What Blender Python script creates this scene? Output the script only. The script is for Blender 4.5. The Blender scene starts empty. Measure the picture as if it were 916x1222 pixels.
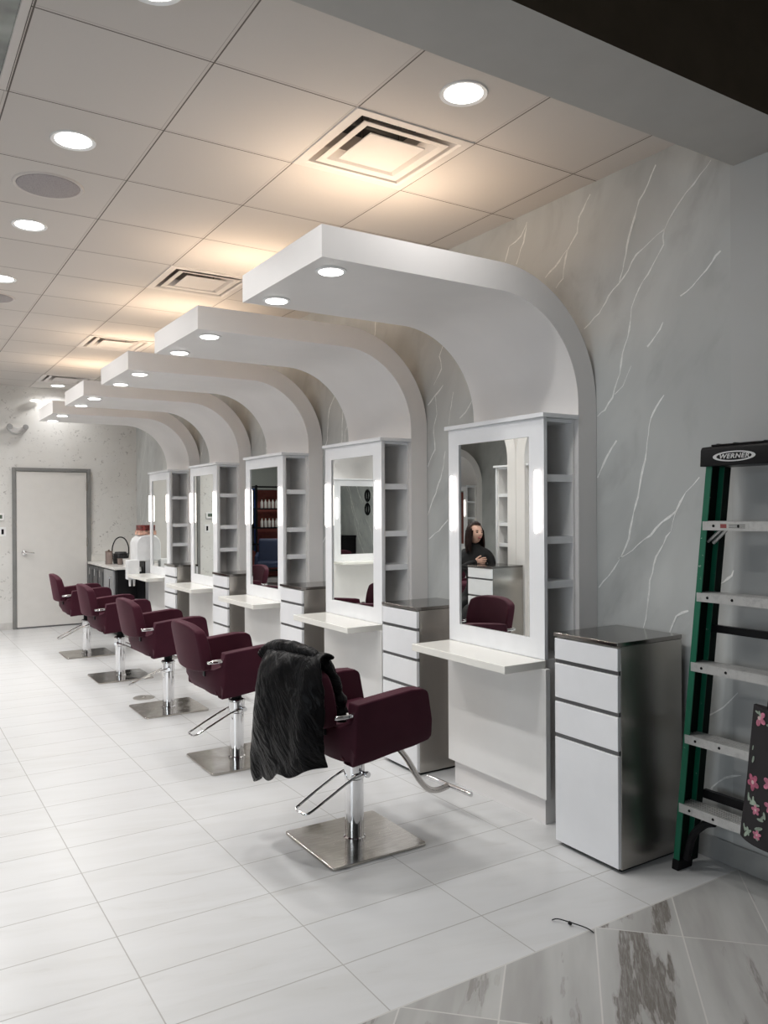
import bpy, bmesh, math, random
from mathutils import Vector, Matrix, noise
PI = math.pi
C = bpy.context.scene.collection
S = bpy.context.scene
S.view_settings.view_transform = 'Standard'
S.view_settings.look = 'None'
S.view_settings.gamma = 1
S.view_settings.use_curve_mapping = False
S.view_settings.exposure = 0.22
S.cycles.use_denoising = True
S.cycles.max_bounces = 10
S.cycles.diffuse_bounces = 5
S.cycles.glossy_bounces = 6
S.cycles.sample_clamp_indirect = 6.0
S.cycles.caustics_reflective = False
S.cycles.caustics_refractive = False

# ------------------------------------------------------------------ node helpers
class NT:
    def __init__(s, name):
        s.m = bpy.data.materials.new(name); s.m.use_nodes = True
        s.t = s.m.node_tree; s.n = s.t.nodes; s.l = s.t.links
        s.b = s.n['Principled BSDF']
    def sock(s, inp, v):
        if hasattr(v, 'is_linked') or isinstance(v, bpy.types.NodeSocket): s.l.new(v, inp)
        elif v is not None: inp.default_value = v
    def math(s, op, a, b=None, c=None):
        n = s.n.new('ShaderNodeMath'); n.operation = op
        for i, v in enumerate((a, b, c)):
            if v is not None: s.sock(n.inputs[i], v)
        return n.outputs[0]
    def pos(s):
        g = s.n.new('ShaderNodeNewGeometry'); x = s.n.new('ShaderNodeSeparateXYZ'); s.l.new(g.outputs['Position'], x.inputs[0])
        return g.outputs['Position'], x.outputs[0], x.outputs[1], x.outputs[2]
    def objc(s):
        g = s.n.new('ShaderNodeTexCoord'); x = s.n.new('ShaderNodeSeparateXYZ'); s.l.new(g.outputs['Object'], x.inputs[0])
        return g.outputs['Object'], x.outputs[0], x.outputs[1], x.outputs[2]
    def vec(s, x, y, z=0.0):
        n = s.n.new('ShaderNodeCombineXYZ')
        for i, v in enumerate((x, y, z)): s.sock(n.inputs[i], v)
        return n.outputs[0]
    def noise(s, v, scale, detail=4, rough=.5, dist=0.0):
        n = s.n.new('ShaderNodeTexNoise'); s.l.new(v, n.inputs['Vector'])
        n.inputs['Scale'].default_value = scale; n.inputs['Detail'].default_value = detail
        n.inputs['Roughness'].default_value = rough; n.inputs['Distortion'].default_value = dist
        return n.outputs[0]
    def white(s, v):
        n = s.n.new('ShaderNodeTexWhiteNoise'); n.noise_dimensions = '3D'; s.l.new(v, n.inputs['Vector']); return n.outputs['Value']
    def ramp(s, f, a, b, ca=0.0, cb=1.0):
        n = s.n.new('ShaderNodeMapRange'); n.interpolation_type = 'SMOOTHSTEP'
        s.sock(n.inputs[0], f)
        for i, v in zip((1, 2, 3, 4), (a, b, ca, cb)): n.inputs[i].default_value = v
        return n.outputs[0]
    def mix(s, f, a, b):
        n = s.n.new('ShaderNodeMix'); n.data_type = 'RGBA'
        s.sock(n.inputs[0], f); s.sock(n.inputs[6], a if not isinstance(a, tuple) else (*a[:3], 1)); s.sock(n.inputs[7], b if not isinstance(b, tuple) else (*b[:3], 1))
        return n.outputs[2]
    def bump(s, h, strength=.2, dist=.01):
        n = s.n.new('ShaderNodeBump'); n.inputs['Strength'].default_value = strength; n.inputs['Distance'].default_value = dist
        s.l.new(h, n.inputs['Height']); s.l.new(n.outputs[0], s.b.inputs['Normal'])
    def set(s, col=None, rough=None, metal=None, **k):
        if col is not None: s.sock(s.b.inputs['Base Color'], (*col, 1) if isinstance(col, tuple) and len(col) == 3 else col)
        if rough is not None: s.sock(s.b.inputs['Roughness'], rough)
        if metal is not None: s.sock(s.b.inputs['Metallic'], metal)
        for kk, v in k.items(): s.sock(s.b.inputs[kk.replace('_', ' ')], v)
        return s.m

def plain(name, col, rough=.5, metal=0.0, var=.06, scale=8.0, bump=0.0, **k):
    t = NT(name); v = t.objc()[0]
    f = t.noise(v, scale, 3)
    a = tuple(max(0, c * (1 - var)) for c in col); b = tuple(min(1, c * (1 + var)) for c in col)
    if bump: t.bump(t.noise(v, scale * 30, 2), bump, .002)
    return t.set(t.mix(t.ramp(f, .3, .7), a, b), rough, metal, **k)

def emit(name, col, strength, base=(.9, .9, .9)):
    t = NT(name)
    t.b.inputs['Emission Color'].default_value = (*col, 1); t.b.inputs['Emission Strength'].default_value = strength
    return t.set(base, .4)

# ------------------------------------------------------------------ mesh helpers
def quad_box(bm, x0, x1, y0, y1, z0, z1, mi=0, M=None):
    v = [bm.verts.new((x, y, z)) for z in (z0, z1) for y in (y0, y1) for x in (x0, x1)]
    if M is not None:
        for q in v: q.co = M @ q.co
    for f in ((0, 2, 3, 1), (4, 5, 7, 6), (0, 1, 5, 4), (2, 6, 7, 3), (0, 4, 6, 2), (1, 3, 7, 5)):
        bm.faces.new([v[i] for i in f]).material_index = mi
    return v
def prism(bm, poly, axis, a, b, mi=0):
    def P(p, t):
        return {'x': (t, p[0], p[1]), 'y': (p[0], t, p[1]), 'z': (p[0], p[1], t)}[axis]
    A = [bm.verts.new(P(p, a)) for p in poly]; B = [bm.verts.new(P(p, b)) for p in poly]
    n = len(poly); fs = []
    fs.append(bm.faces.new(A)); fs.append(bm.faces.new(B[::-1]))
    for i in range(n): fs.append(bm.faces.new((A[i], B[i], B[(i + 1) % n], A[(i + 1) % n])))
    for f in fs: f.material_index = mi
def lathe(bm, prof, n=24, o=(0, 0, 0), mi=0, M=None):
    rings = []
    for r, z in prof:
        rings.append([bm.verts.new(Vector((r * math.cos(2 * PI * i / n), r * math.sin(2 * PI * i / n), z))) for i in range(n)])
    for R in rings:
        for v in R: v.co = (M @ v.co if M is not None else v.co) + Vector(o)
    for a, b in zip(rings, rings[1:]):
        for i in range(n): bm.faces.new((a[i], a[(i + 1) % n], b[(i + 1) % n], b[i])).material_index = mi
    bm.faces.new(rings[0][::-1]).material_index = mi; bm.faces.new(rings[-1]).material_index = mi
def smooth_path(pts, k=6):
    P = [Vector(p) for p in pts]
    if len(P) < 3: return P
    out = []
    for i in range(len(P) - 1):
        p0 = P[max(i - 1, 0)]; p1 = P[i]; p2 = P[i + 1]; p3 = P[min(i + 2, len(P) - 1)]
        for j in range(k):
            t = j / k
            out.append(.5 * ((2 * p1) + (-p0 + p2) * t + (2 * p0 - 5 * p1 + 4 * p2 - p3) * t * t + (-p0 + 3 * p1 - 3 * p2 + p3) * t ** 3))
    out.append(P[-1]); return out
def tube(bm, pts, r, n=10, mi=0, closed=False):
    P = [Vector(p) for p in pts]; rings = []; up = Vector((0, 0, 1))
    for i, p in enumerate(P):
        if closed: d = P[(i + 1) % len(P)] - P[i - 1]
        else: d = P[min(i + 1, len(P) - 1)] - P[max(i - 1, 0)]
        d.normalize()
        a = d.cross(up)
        if a.length < .05: a = d.cross(Vector((1, 0, 0)))
        a.normalize(); b = a.cross(d).normalized()
        if rings and (a.dot(la) < 0): a = -a; b = -b
        la = a
        rr = r[i] if isinstance(r, (list, tuple)) else r
        rings.append([bm.verts.new(p + (a * math.cos(2 * PI * j / n) + b * math.sin(2 * PI * j / n)) * rr) for j in range(n)])
    m = len(rings)
    for i in range(m if closed else m - 1):
        A = rings[i]; B = rings[(i + 1) % m]
        for j in range(n): bm.faces.new((A[j], A[(j + 1) % n], B[(j + 1) % n], B[j])).material_index = mi
    if not closed:
        bm.faces.new(rings[0][::-1]).material_index = mi; bm.faces.new(rings[-1]).material_index = mi
def obj(name, bm, mats, parent=None, bevel=0, seg=2, smooth=None, sub=0):
    bmesh.ops.recalc_face_normals(bm, faces=bm.faces)
    me = bpy.data.meshes.new(name); bm.to_mesh(me); bm.free()
    for m in (mats if isinstance(mats, (list, tuple)) else [mats]): me.materials.append(m)
    o = bpy.data.objects.new(name, me); C.objects.link(o)
    if parent is not None: o.parent = parent
    if sub:
        s = o.modifiers.new('s', 'SUBSURF'); s.levels = sub; s.render_levels = sub
    if bevel:
        b = o.modifiers.new('b', 'BEVEL'); b.width = bevel; b.segments = seg; b.limit_method = 'ANGLE'; b.angle_limit = math.radians(35)
        b.harden_normals = False
    if smooth or bevel or sub:
        me.polygons.foreach_set('use_smooth', [True] * len(me.polygons))
        if not sub:
            me.set_sharp_from_angle(angle=math.radians(smooth if isinstance(smooth, (int, float)) and smooth is not True else 35))
        if bevel:
            w = o.modifiers.new('w', 'WEIGHTED_NORMAL'); w.keep_sharp = True
    return o
def B(): return bmesh.new()
def box(name, m, x0, x1, y0, y1, z0, z1, parent=None, bevel=0.0):
    bm = B(); quad_box(bm, x0, x1, y0, y1, z0, z1); return obj(name, bm, m, parent, bevel)
def thing(name, label, cat, loc=(0, 0, 0), rz=0, group=None):
    o = bpy.data.objects.new(name, None); C.objects.link(o); o.empty_display_size = .1
    o.location = loc; o.rotation_euler = (0, 0, rz); o['label'] = label; o['category'] = cat
    if group: o['group'] = group
    return o
def tag(o, label, cat, group=None, kind=None):
    if label: o['label'] = label
    if cat: o['category'] = cat
    if group: o['group'] = group
    if kind: o['kind'] = kind
    return o
def struct(o, label=None):
    o['kind'] = 'structure'
    if label: o['label'] = label
    return o
KIDS = {}
def kids(o):
    return [c for c in C.objects if c.parent == o]
def dup(root, loc, rz, label, group=None):
    def cp(o, par):
        c = o.copy(); C.objects.link(c); c.parent = par
        for ch in kids(o): cp(ch, c)
        return c
    r = cp(root, None); r.location = loc; r.rotation_euler = (0, 0, rz); r['label'] = label
    if group: r['group'] = group
    return r

# ------------------------------------------------------------------ materials
white_lam = plain('white_laminate', (.80, .81, .83), .22, var=.015)
arch_lam = plain('arch_laminate', (.80, .778, .765), .38, var=.02, scale=3)
counter_m = plain('cream_solid_surface', (.86, .85, .80), .18, var=.01)
inner_lam = plain('shelf_interior_laminate', (.80, .79, .78), .45, var=.02)
gap_m = plain('shadow_gap_metal', (.16, .16, .165), .35, .6)
chrome = plain('chrome', (.80, .80, .81), .07, 1.0, var=.02)
black_rub = plain('black_rubber', (.008, .008, .009), .6, Specular_IOR_Level=.15)
black_pl = plain('black_plastic', (.007, .007, .008), .38, bump=.1, Specular_IOR_Level=.18)
door_w = plain('door_paint', (.72, .705, .68), .4, var=.015)
door_f = plain('grey_door_frame_paint', (.22, .22, .215), .45)
grey_paint = plain('grey_wall_paint', (.40, .41, .40), .6, var=.02)
tile_w = plain('diffuser_white_enamel', (.66, .62, .59), .5, var=.01)
dark_m = plain('dark_duct', (.02, .02, .02), .7)
trim_w = plain('white_trim_ring', (.85, .85, .85), .4, var=.01)

def mk_mirror():
    t = NT('mirror_silver'); v = t.objc()[0]
    return t.set(t.mix(t.ramp(t.noise(v, 3), .3, .7), (.86, .885, .865), (.87, .895, .875)), .0, 1.0)
mirror_m = mk_mirror()

def mk_steel(name, c, r, warm=0):
    t = NT(name); v, x, y, z = t.objc()
    f = t.noise(t.vec(t.math('MULTIPLY', x, 3.0), t.math('MULTIPLY', y, 3.0), t.math('MULTIPLY', z, 9.0)), 1.0, 3)
    t.set(t.mix(f, tuple(k * .96 for k in c), c), r, 1.0)
    t.b.inputs['Anisotropic'].default_value = .6
    return t.m
steel = mk_steel('brushed_steel', (.50, .475, .44), .26)
def mk_steel_top():
    t = NT('steel_worktop'); v = t.objc()[0]
    f = t.noise(v, 60, 4); return t.set(t.mix(f, (.24, .225, .21), (.34, .32, .30)), .16, 1.0)
steel_top = mk_steel_top()
tube_m = plain('satin_steel_tube', (.50, .48, .46), .22, 1.0, var=.03)
def mk_base():
    t = NT('scuffed_base_plate_steel'); v, x, y, z = t.objc()
    f = t.noise(v, 9, 5, .6, .6); g = t.noise(t.vec(t.math('MULTIPLY', x, 6.0), t.math('MULTIPLY', y, 60.0), z), 1.5, 4)
    t.set(t.mix(t.ramp(g, .3, .7), (.50, .47, .43), (.62, .59, .55)), None, 1.0)
    t.l.new(t.ramp(f, .35, .70, .12, .26), t.b.inputs['Roughness']); return t.m
base_m = mk_base()

def mk_fabric():
    t = NT('burgundy_vinyl'); v = t.objc()[0]
    f = t.noise(v, 5, 3); lw = t.n.new('ShaderNodeLayerWeight'); lw.inputs[0].default_value = .35
    t.bump(t.noise(v, 420, 2), .25, .0012)
    t.set(t.mix(t.ramp(f, .3, .7), (.040, .0085, .0165), (.052, .0115, .021)), .6)
    t.b.inputs['Sheen Weight'].default_value = .10; t.b.inputs['Sheen Roughness'].default_value = .4
    t.b.inputs['Sheen Tint'].default_value = (.75, .35, .45, 1); t.b.inputs['Specular IOR Level'].default_value = .12
    return t.m
fabric = mk_fabric()

def mk_floor():
    t = NT('white_marble_look_tile'); v, x, y, z = t.pos()
    u = t.math('DIVIDE', t.math('SUBTRACT', x, .702), .589); w = t.math('DIVIDE', t.math('SUBTRACT', y, 2.895), .2945)
    def line(q, half):
        a = t.math('ABSOLUTE', t.math('SUBTRACT', t.math('FRACT', t.math('ADD', q, .5)), .5))
        return t.math('LESS_THAN', a, half)
    g = t.math('MAXIMUM', line(u, .0036), line(w, .0085))
    cell = t.vec(t.math('FLOOR', u), t.math('FLOOR', w), 0.0)
    rnd = t.white(cell)
    off = t.math('MULTIPLY', rnd, 37.0)
    st = t.vec(t.math('ADD', t.math('MULTIPLY', x, .9), off), t.math('MULTIPLY', t.math('ADD', y, t.math('MULTIPLY', x, .25)), 4.2), off)
    f = t.noise(st, 1.5, 6, .55, .8)
    f2 = t.noise(st, 2.4, 4, .55, .9)
    vein = t.math('SUBTRACT', 1.0, t.ramp(t.math('ABSOLUTE', t.math('SUBTRACT', f, .5)), 0.0, .028))
    c = t.mix(t.ramp(f2, .3, .75), (.635, .64, .645), (.59, .593, .59))
    c = t.mix(t.math('MULTIPLY', vein, t.math('MULTIPLY', t.ramp(f2, .50, .75), .5)), c, (.50, .49, .47))
    c = t.mix(t.math('MULTIPLY', rnd, .3), c, (.62, .63, .645))
    c = t.mix(g, c, (.40, .395, .38))
    t.set(c, t.math('ADD', .30, t.math('MULTIPLY', g, .4)))
    return t.m
def mk_border():
    t = NT('grey_streaked_marble_tile'); v, x, y, z = t.pos()
    s = t.math('DIVIDE', t.math('SUBTRACT', t.math('SUBTRACT', x, y), .154), .4236)
    w = t.math('DIVIDE', t.math('SUBTRACT', t.math('ADD', x, y), 4.19), .847)
    def line(q, half):
        a = t.math('ABSOLUTE', t.math('SUBTRACT', t.math('FRACT', t.math('ADD', q, .5)), .5))
        return t.math('LESS_THAN', a, half)
    g = t.math('MAXIMUM', line(s, .0085), line(w, .0042))
    g = t.math('MAXIMUM', g, t.math('GREATER_THAN', y, 2.012))
    rnd = t.white(t.vec(t.math('FLOOR', s), t.math('FLOOR', w), 3.0))
    off = t.math('MULTIPLY', rnd, 53.0)
    st = t.vec(t.math('ADD', t.math('MULTIPLY', s, 2.6), off), t.math('ADD', t.math('MULTIPLY', w, .75), off), off)
    big = t.noise(st, 1.0, 5, .55, .25)
    grain = t.noise(t.vec(t.math('MULTIPLY', s, 22.0), t.math('MULTIPLY', w, 3.5), off), 2.0, 5, .7, .8)
    c = t.mix(t.ramp(t.noise(st, .8, 4), .3, .7), (.50, .50, .49), (.36, .355, .345))
    dark = t.math('MULTIPLY', t.ramp(big, .56, .60), t.ramp(rnd, .15, .5, .55, 1.0))
    c = t.mix(t.math('MULTIPLY', dark, t.ramp(grain, .3, .6, .35, 1.0)), c, (.19, .175, .16))
    edge = t.math('SUBTRACT', 1.0, t.ramp(t.math('ABSOLUTE', t.math('SUBTRACT', big, .585)), 0.0, .012))
    c = t.mix(t.math('MULTIPLY', edge, .5), c, (.48, .47, .45))
    c = t.mix(g, c, (.60, .59, .57))
    return t.set(c, .25)
def mk_ceiling():
    t = NT('ceiling_tile'); v, x, y, z = t.pos()
    u = t.math('DIVIDE', t.math('SUBTRACT', x, .423), .61); w = t.math('DIVIDE', t.math('SUBTRACT', y, 2.778), .61)
    def dist(q): return t.math('ABSOLUTE', t.math('SUBTRACT', t.math('FRACT', t.math('ADD', q, .5)), .5))
    du = dist(u); dw = dist(w)
    bar = t.math('LESS_THAN', t.math('MINIMUM', du, dw), .0125)
    def sgn(q, o): return t.math('ABSOLUTE', t.math('SUBTRACT', t.math('SUBTRACT', t.math('FRACT', t.math('ADD', q, .5)), .5), o))
    rev_shade = t.math('LESS_THAN', t.math('MINIMUM', sgn(u, .0115), sgn(w, .0115)), .0048)  # reveal-edge shadow painted as a dark line beside each bar
    rev_shade2 = t.math('MULTIPLY', t.math('LESS_THAN', t.math('MINIMUM', sgn(u, -.0125), sgn(w, -.0125)), .0018), .45)
    rev_shade = t.math('MAXIMUM', rev_shade, rev_shade2)
    rnd = t.white(t.vec(t.math('FLOOR', u), t.math('FLOOR', w), 1.0))
    c = t.mix(rnd, (.60, .565, .535), (.625, .59, .56))
    f = t.noise(v, 260, 2)
    c = t.mix(t.ramp(f, .25, .4, .12, 0.0), c, (.4, .38, .36))
    c = t.mix(bar, c, (.60, .56, .53))
    c = t.mix(rev_shade, c, (.13, .11, .10))
    return t.set(c, .85)
def mk_wall():
    t = NT('grey_cloud_wall_finish'); v, x, y, z = t.pos()
    st = t.vec(0.0, t.math('ADD', y, t.math('MULTIPLY', z, .6)), t.math('MULTIPLY', t.math('SUBTRACT', z, y), .45))
    f = t.noise(st, 1.6, 5, .5, .6); f2 = t.noise(st, 5.0, 4, .55, .4)
    c = t.mix(t.ramp(f, .3, .72), (.44, .455, .45), (.56, .575, .565))
    c = t.mix(t.ramp(f2, .5, .75, 0.0, .6), c, (.36, .37, .365))
    # the finish stops at y = 2.045; plain paint nearer than that
    c = t.mix(t.math('LESS_THAN', y, 2.045), c, (.46, .47, .465))
    return t.set(c, .5)
def mk_back():
    t = NT('speckled_white_marble_finish'); v, x, y, z = t.pos()
    st = t.vec(x, 0.0, z)
    f = t.noise(st, 2.2, 5, .6, .5); sp = t.noise(st, 26, 5, .62, .8)
    diag = t.noise(t.vec(t.math('MULTIPLY', t.math('SUBTRACT', x, z), 2.0), 0.0, t.math('MULTIPLY', t.math('ADD', x, z), 1.0)), 3.0, 4)
    c = t.mix(t.ramp(f, .3, .7), (.70, .69, .665), (.75, .745, .725))
    k = t.math('MULTIPLY', t.ramp(sp, .57, .66), t.ramp(diag, .42, .60))
    c = t.mix(t.math('MULTIPLY', k, .75), c, (.30, .29, .28))
    return t.set(c, .5)
vein_m = plain('painted_white_vein', (.82, .83, .81), .5, var=.08, scale=60)
vein_d = plain('far_painted_vein', (.62, .63, .61), .5)

# ------------------------------------------------------------------ room
H = 3.151; WX = 3.03; BY = 11.25
LX = -4.15; FY = 17.0; NY = -3.2
bm = B(); quad_box(bm, LX - .1, WX + .1, 2.018, FY + .1, -.08, 0); struct(obj('floor', bm, mk_floor()), 'white marble-look floor tiles with thin grey grout')
bm = B(); quad_box(bm, LX - .1, WX + .1, NY - .1, 2.018, -.08, 0); struct(obj('floor', bm, mk_border()), 'diagonal grey streaked marble floor tiles nearest the camera')
# ceiling of 0.61 m tiles, built cell by cell so the diffusers have real holes
vents = [(2, 0), (2, 4), (2, 8), (2, 12)]
panel = [(-1, 0), (-1, -1)]
bm = B()
x0, y0, st = .423, 2.778, .61
cuts_x = sorted({LX, WX} | {x0 + st * i for i in range(-8, 6) if LX < x0 + st * i < WX})
cuts_y = sorted({1.70, FY} | {y0 + st * j for j in range(-2, 25) if 1.70 < y0 + st * j < FY})
holes = vents + panel
for a, b in zip(cuts_x, cuts_x[1:]):
    for c, d in zip(cuts_y, cuts_y[1:]):
        i = round((a - x0) / st - 1e-6) if abs((a - x0) / st - round((a - x0) / st)) < .01 else -99
        j = round((c - y0) / st) if abs((c - y0) / st - round((c - y0) / st)) < .01 else -99
        if (i, j) in holes: continue
        bm.faces.new([bm.verts.new(p) for p in ((a, c, H), (a, d, H), (b, d, H), (b, c, H))])
bmesh.ops.remove_doubles(bm, verts=bm.verts, dist=1e-4)
ceil_m = mk_ceiling()
ce = obj('ceiling', bm, ceil_m); struct(ce, 'beige-white suspended ceiling of square tiles')
for p in ce.data.polygons:
    if p.normal.z > 0: p.flip()
bm = B(); quad_box(bm, LX - .1, WX + .1, 1.70, FY + .1, H + .28, H + .34); struct(obj('ceiling', bm, dark_m), 'dark slab above the ceiling tiles')
bm = B(); quad_box(bm, LX - .1, WX + .1, NY - .1, 1.70, 3.55, 3.62); struct(obj('ceiling', bm, plain('dark_brown_ceiling_paint', (.055, .036, .018), .95, Specular_IOR_Level=0.0)), 'dark brown lobby ceiling')
bm = B(); quad_box(bm, LX, WX, 1.70, 2.029, 2.948, 3.62)
bm.faces.ensure_lookup_table()
for f_ in bm.faces:
    if all(v.co.y < 1.71 for v in f_.verts): f_.material_index = 1
struct(obj('ceiling', bm, [plain('beam_grey_paint', (.45, .44, .42), .7, var=.02), plain('beam_face_dark_brown', (.105, .082, .058), .95, Specular_IOR_Level=0.0)]), 'grey dropped beam crossing the ceiling')
# right wall + painted veins as raised strokes on its surface
VEINS = [[(2.135, 3.014), (2.188, 2.968), (2.26, 2.915), (2.327, 2.857), (2.377, 2.791), (2.455, 2.759), (2.536, 2.717), (2.588, 2.655), (2.644, 2.602), (2.707, 2.559), (2.745, 2.508), (2.798, 2.47), (2.87, 2.428)], [(2.377, 2.791), (2.384, 2.721), (2.444, 2.636), (2.525, 2.554), (2.565, 2.469), (2.578, 2.367), (2.622, 2.261), (2.64, 2.167), (2.685, 2.057), (2.736, 2.005), (2.783, 1.974)], [(2.424, 3.099), (2.465, 3.021), (2.522, 2.967), (2.563, 2.857), (2.595, 2.771), (2.62, 2.663), (2.644, 2.602)], [(2.574, 2.196), (2.623, 2.107), (2.672, 2.071)], [(2.093, 2.612), (2.132, 2.571), (2.191, 2.526), (2.231, 2.493), (2.293, 2.463)], [(2.39, 2.367), (2.424, 2.31), (2.476, 2.268)], [(2.381, 2.029), (2.43, 1.98), (2.46, 1.933), (2.476, 1.827), (2.502, 1.698), (2.531, 1.568), (2.572, 1.455), (2.591, 1.369), (2.653, 1.261), (2.716, 1.179), (2.78, 1.119)], [(2.2, 1.649), (2.267, 1.581), (2.324, 1.501), (2.363, 1.474), (2.463, 1.391), (2.568, 1.312), (2.653, 1.27)], [(2.324, 1.501), (2.352, 1.411), (2.43, 1.29), (2.464, 1.177), (2.483, 1.046), (2.507, 0.95)], [(2.26, 1.059), (2.323, 1.026), (2.359, 0.949)], [(2.661, 1.845), (2.725, 1.768), (2.785, 1.668)], [(2.82, 3.096), (2.902, 3.011), (2.916, 2.934), (2.986, 2.862), (3.016, 2.724), (3.068, 2.684)], [(3.286, 3.104), (3.335, 3.037), (3.435, 3.01), (3.47, 2.933)], [(3.286, 3.1), (3.319, 2.999), (3.376, 2.892)], [(2.986, 2.862), (3.074, 2.802), (3.149, 2.757)], [(2.034, 1.249), (2.063, 1.21), (2.105, 1.186)], [(2.02, 0.738), (2.09, 0.666), (2.168, 0.607)], [(2.006, 0.398), (2.083, 0.367), (2.147, 0.309), (2.155, 0.282)], [(4.068, 2.304), (4.237, 2.198)], [(4.151, 2.245), (4.141, 2.13), (4.177, 2.049), (4.162, 1.905), (4.241, 1.796)], [(3.965, 2.249), (4.0, 2.129), (4.012, 2.047)], [(3.78, 2.172), (3.845, 2.112), (3.9, 2.078)], [(4.048, 1.884), (4.085, 1.746), (4.157, 1.621), (4.244, 1.479)], [(4.029, 1.452), (4.123, 1.381), (4.233, 1.321)]]
rnd = random.Random(7)
def stroke(bm, pl, w=.007, mi=1, xx=WX - .0012):
    P = [Vector(p) for p in pl]
    out = []
    for a, b in zip(P, P[1:]):
        n = max(2, int((b - a).length / .035))
        for k in range(n):
            t = k / n; q = a.lerp(b, t); d = (b - a).normalized(); nn = Vector((-d.y, d.x))
            out.append((q + nn * rnd.uniform(-.0045, .0045), nn))
    out.append((P[-1], nn))
    L = len(out); prev = None
    for i, (q, nn) in enumerate(out):
        ww = w * (.35 + .65 * math.sin(PI * (i + .6) / (L + .2)) ** .5) * rnd.uniform(.3, 1.5)
        cur = (bm.verts.new((xx, q.x + nn.x * ww, q.y + nn.y * ww)), bm.verts.new((xx, q.x - nn.x * ww, q.y - nn.y * ww)))
        if prev: bm.faces.new((prev[0], cur[0], cur[1], prev[1])).material_index = mi
        prev = cur
bm = B(); quad_box(bm, WX, WX + .12, NY, FY, -.05, 3.62)
for pl in VEINS: stroke(bm, pl, .0046)
for k in range(46):
    y = rnd.uniform(3.75, 11.0); z = rnd.uniform(.9, 3.05); pl = [(y, z)]
    if 3.75 < y < 4.2 and z < 2.4: continue
    for s in range(rnd.randint(4, 9)):
        y += rnd.uniform(-.02, .11); z -= rnd.uniform(.07, .2); pl.append((y, max(z, .05)))
        if y > 11.15 or z < .1: break
    stroke(bm, pl, .0045)
struct(obj('wall_right', bm, [mk_wall(), vein_m]), 'grey wall with hand-painted white marble veins')
back_m = mk_back()
bm = B(); quad_box(bm, 1.20, WX, BY, BY + .12, -.05, H); struct(obj('wall_back', bm, back_m), 'white speckled marble-finish wall with a door')
bm = B(); quad_box(bm, 1.20, 1.32, BY + .12, FY, -.05, H); struct(obj('wall_side', bm, plain('pale_green_grey_paint', (.55, .57, .54), .6)))
bm = B(); quad_box(bm, LX - .12, LX, NY, -1.9, -.05, 3.62); quad_box(bm, LX - .12, LX, 1.3, FY, -.05, 3.62)
quad_box(bm, LX - .12, LX, -1.9, 1.3, -.05, .8); quad_box(bm, LX - .12, LX, -1.9, 1.3, 2.7, 3.62)
for k in range(14):
    y = rnd.uniform(2.4, 5.5); z = rnd.uniform(1.4, 3.0); pl = [(y, z)]
    for q in range(7):
        y += rnd.uniform(.0, .16); z -= rnd.uniform(.1, .25); pl.append((y, max(z, .05)))
        if z < .1: break
    stroke(bm, pl, .008, xx=LX + .0012)
struct(obj('wall_left', bm, [mk_wall(), vein_m]))
bm = B()
for y in (-1.9, -.33, 1.24): quad_box(bm, LX - .10, LX - .02, y, y + .06, .8, 2.7)
quad_box(bm, LX - .10, LX - .02, -1.84, 1.24, .8, .86); quad_box(bm, LX - .10, LX - .02, -1.84, 1.24, 2.64, 2.7)
w3 = struct(obj('window_3', bm, plain('window_frame_dark', (.05, .05, .05), .4)))
bm = B(); quad_box(bm, LX - .068, LX - .06, -1.84, 1.24, .86, 2.64); obj('pane', bm, emit('overcast_daylight_pane', (.80, .90, 1.0), 1.2), w3)
def mk_brick():
    t = NT('red_brick_below_pale_paint'); v, x, y, z = t.pos()
    n = t.n.new('ShaderNodeTexBrick'); t.l.new(t.vec(x, z, 0.0), n.inputs['Vector'])
    n.inputs['Scale'].default_value = 5.0; n.inputs['Color1'].default_value = (.26, .055, .045, 1); n.inputs['Color2'].default_value = (.34, .09, .065, 1)
    n.inputs['Mortar'].default_value = (.2, .08, .07, 1); n.inputs['Mortar Size'].default_value = .012
    c = t.mix(t.math('GREATER_THAN', z, 2.0), n.outputs[0], (.50, .53, .50))
    return t.set(c, .7)
bm = B(); quad_box(bm, LX, 1.32, FY, FY + .12, -.05, H); struct(obj('wall_far', bm, mk_brick()), 'red brick wall with pale paint above')
bm = B(); quad_box(bm, LX, WX, NY - .12, NY, -.05, 3.62); struct(obj('wall_front', bm, plain('lobby_dark_paint', (.13, .13, .13), .7)))
bm = B(); quad_box(bm, WX - .012, WX, NY, 2.76, 0, .10); struct(obj('baseboard_right', bm, plain('baseboard_grey', (.34, .345, .34), .45), bevel=.003))
bm = B()
quad_box(bm, 1.20, 1.438, BY - .010, BY, 0, .09); struct(obj('baseboard_back', bm, plain('baseboard_white', (.6, .59, .57), .45), bevel=.002))

# door in the back wall
bm = B()
for a in ((1.438, 1.482, 0, 2.095), (2.362, 2.408, 0, 2.095), (1.482, 2.362, 2.05, 2.095)):
    quad_box(bm, a[0], a[1], BY - .035, BY + .0, a[2], a[3])
df = struct(obj('door_1', bm, door_f, bevel=.003), 'white flush door in a grey metal frame')
bm = B(); quad_box(bm, 1.488, 2.356, BY - .022, BY - .001, .018, 2.044); obj('door_leaf', bm, door_w, df, bevel=.002)
bm = B(); quad_box(bm, 1.483, 2.361, BY - .018, BY - .0005, 0.0, .018); obj('threshold', bm, gap_m, df)
bm = B()
for z in (.28, 1.05, 1.80):
    quad_box(bm, 2.352, 2.368, BY - .042, BY - .020, z, z + .11)
obj('hinge', bm, steel, df, bevel=.003)
bm = B()
MY = Matrix.Rotation(PI / 2, 3, 'X')
lathe(bm, [(.030, -.0), (.033, .006), (.028, .014), (.012, .018), (.012, .05), (.009, .055)], 20, (1.575, BY - .022, .985), M=MY)
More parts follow.
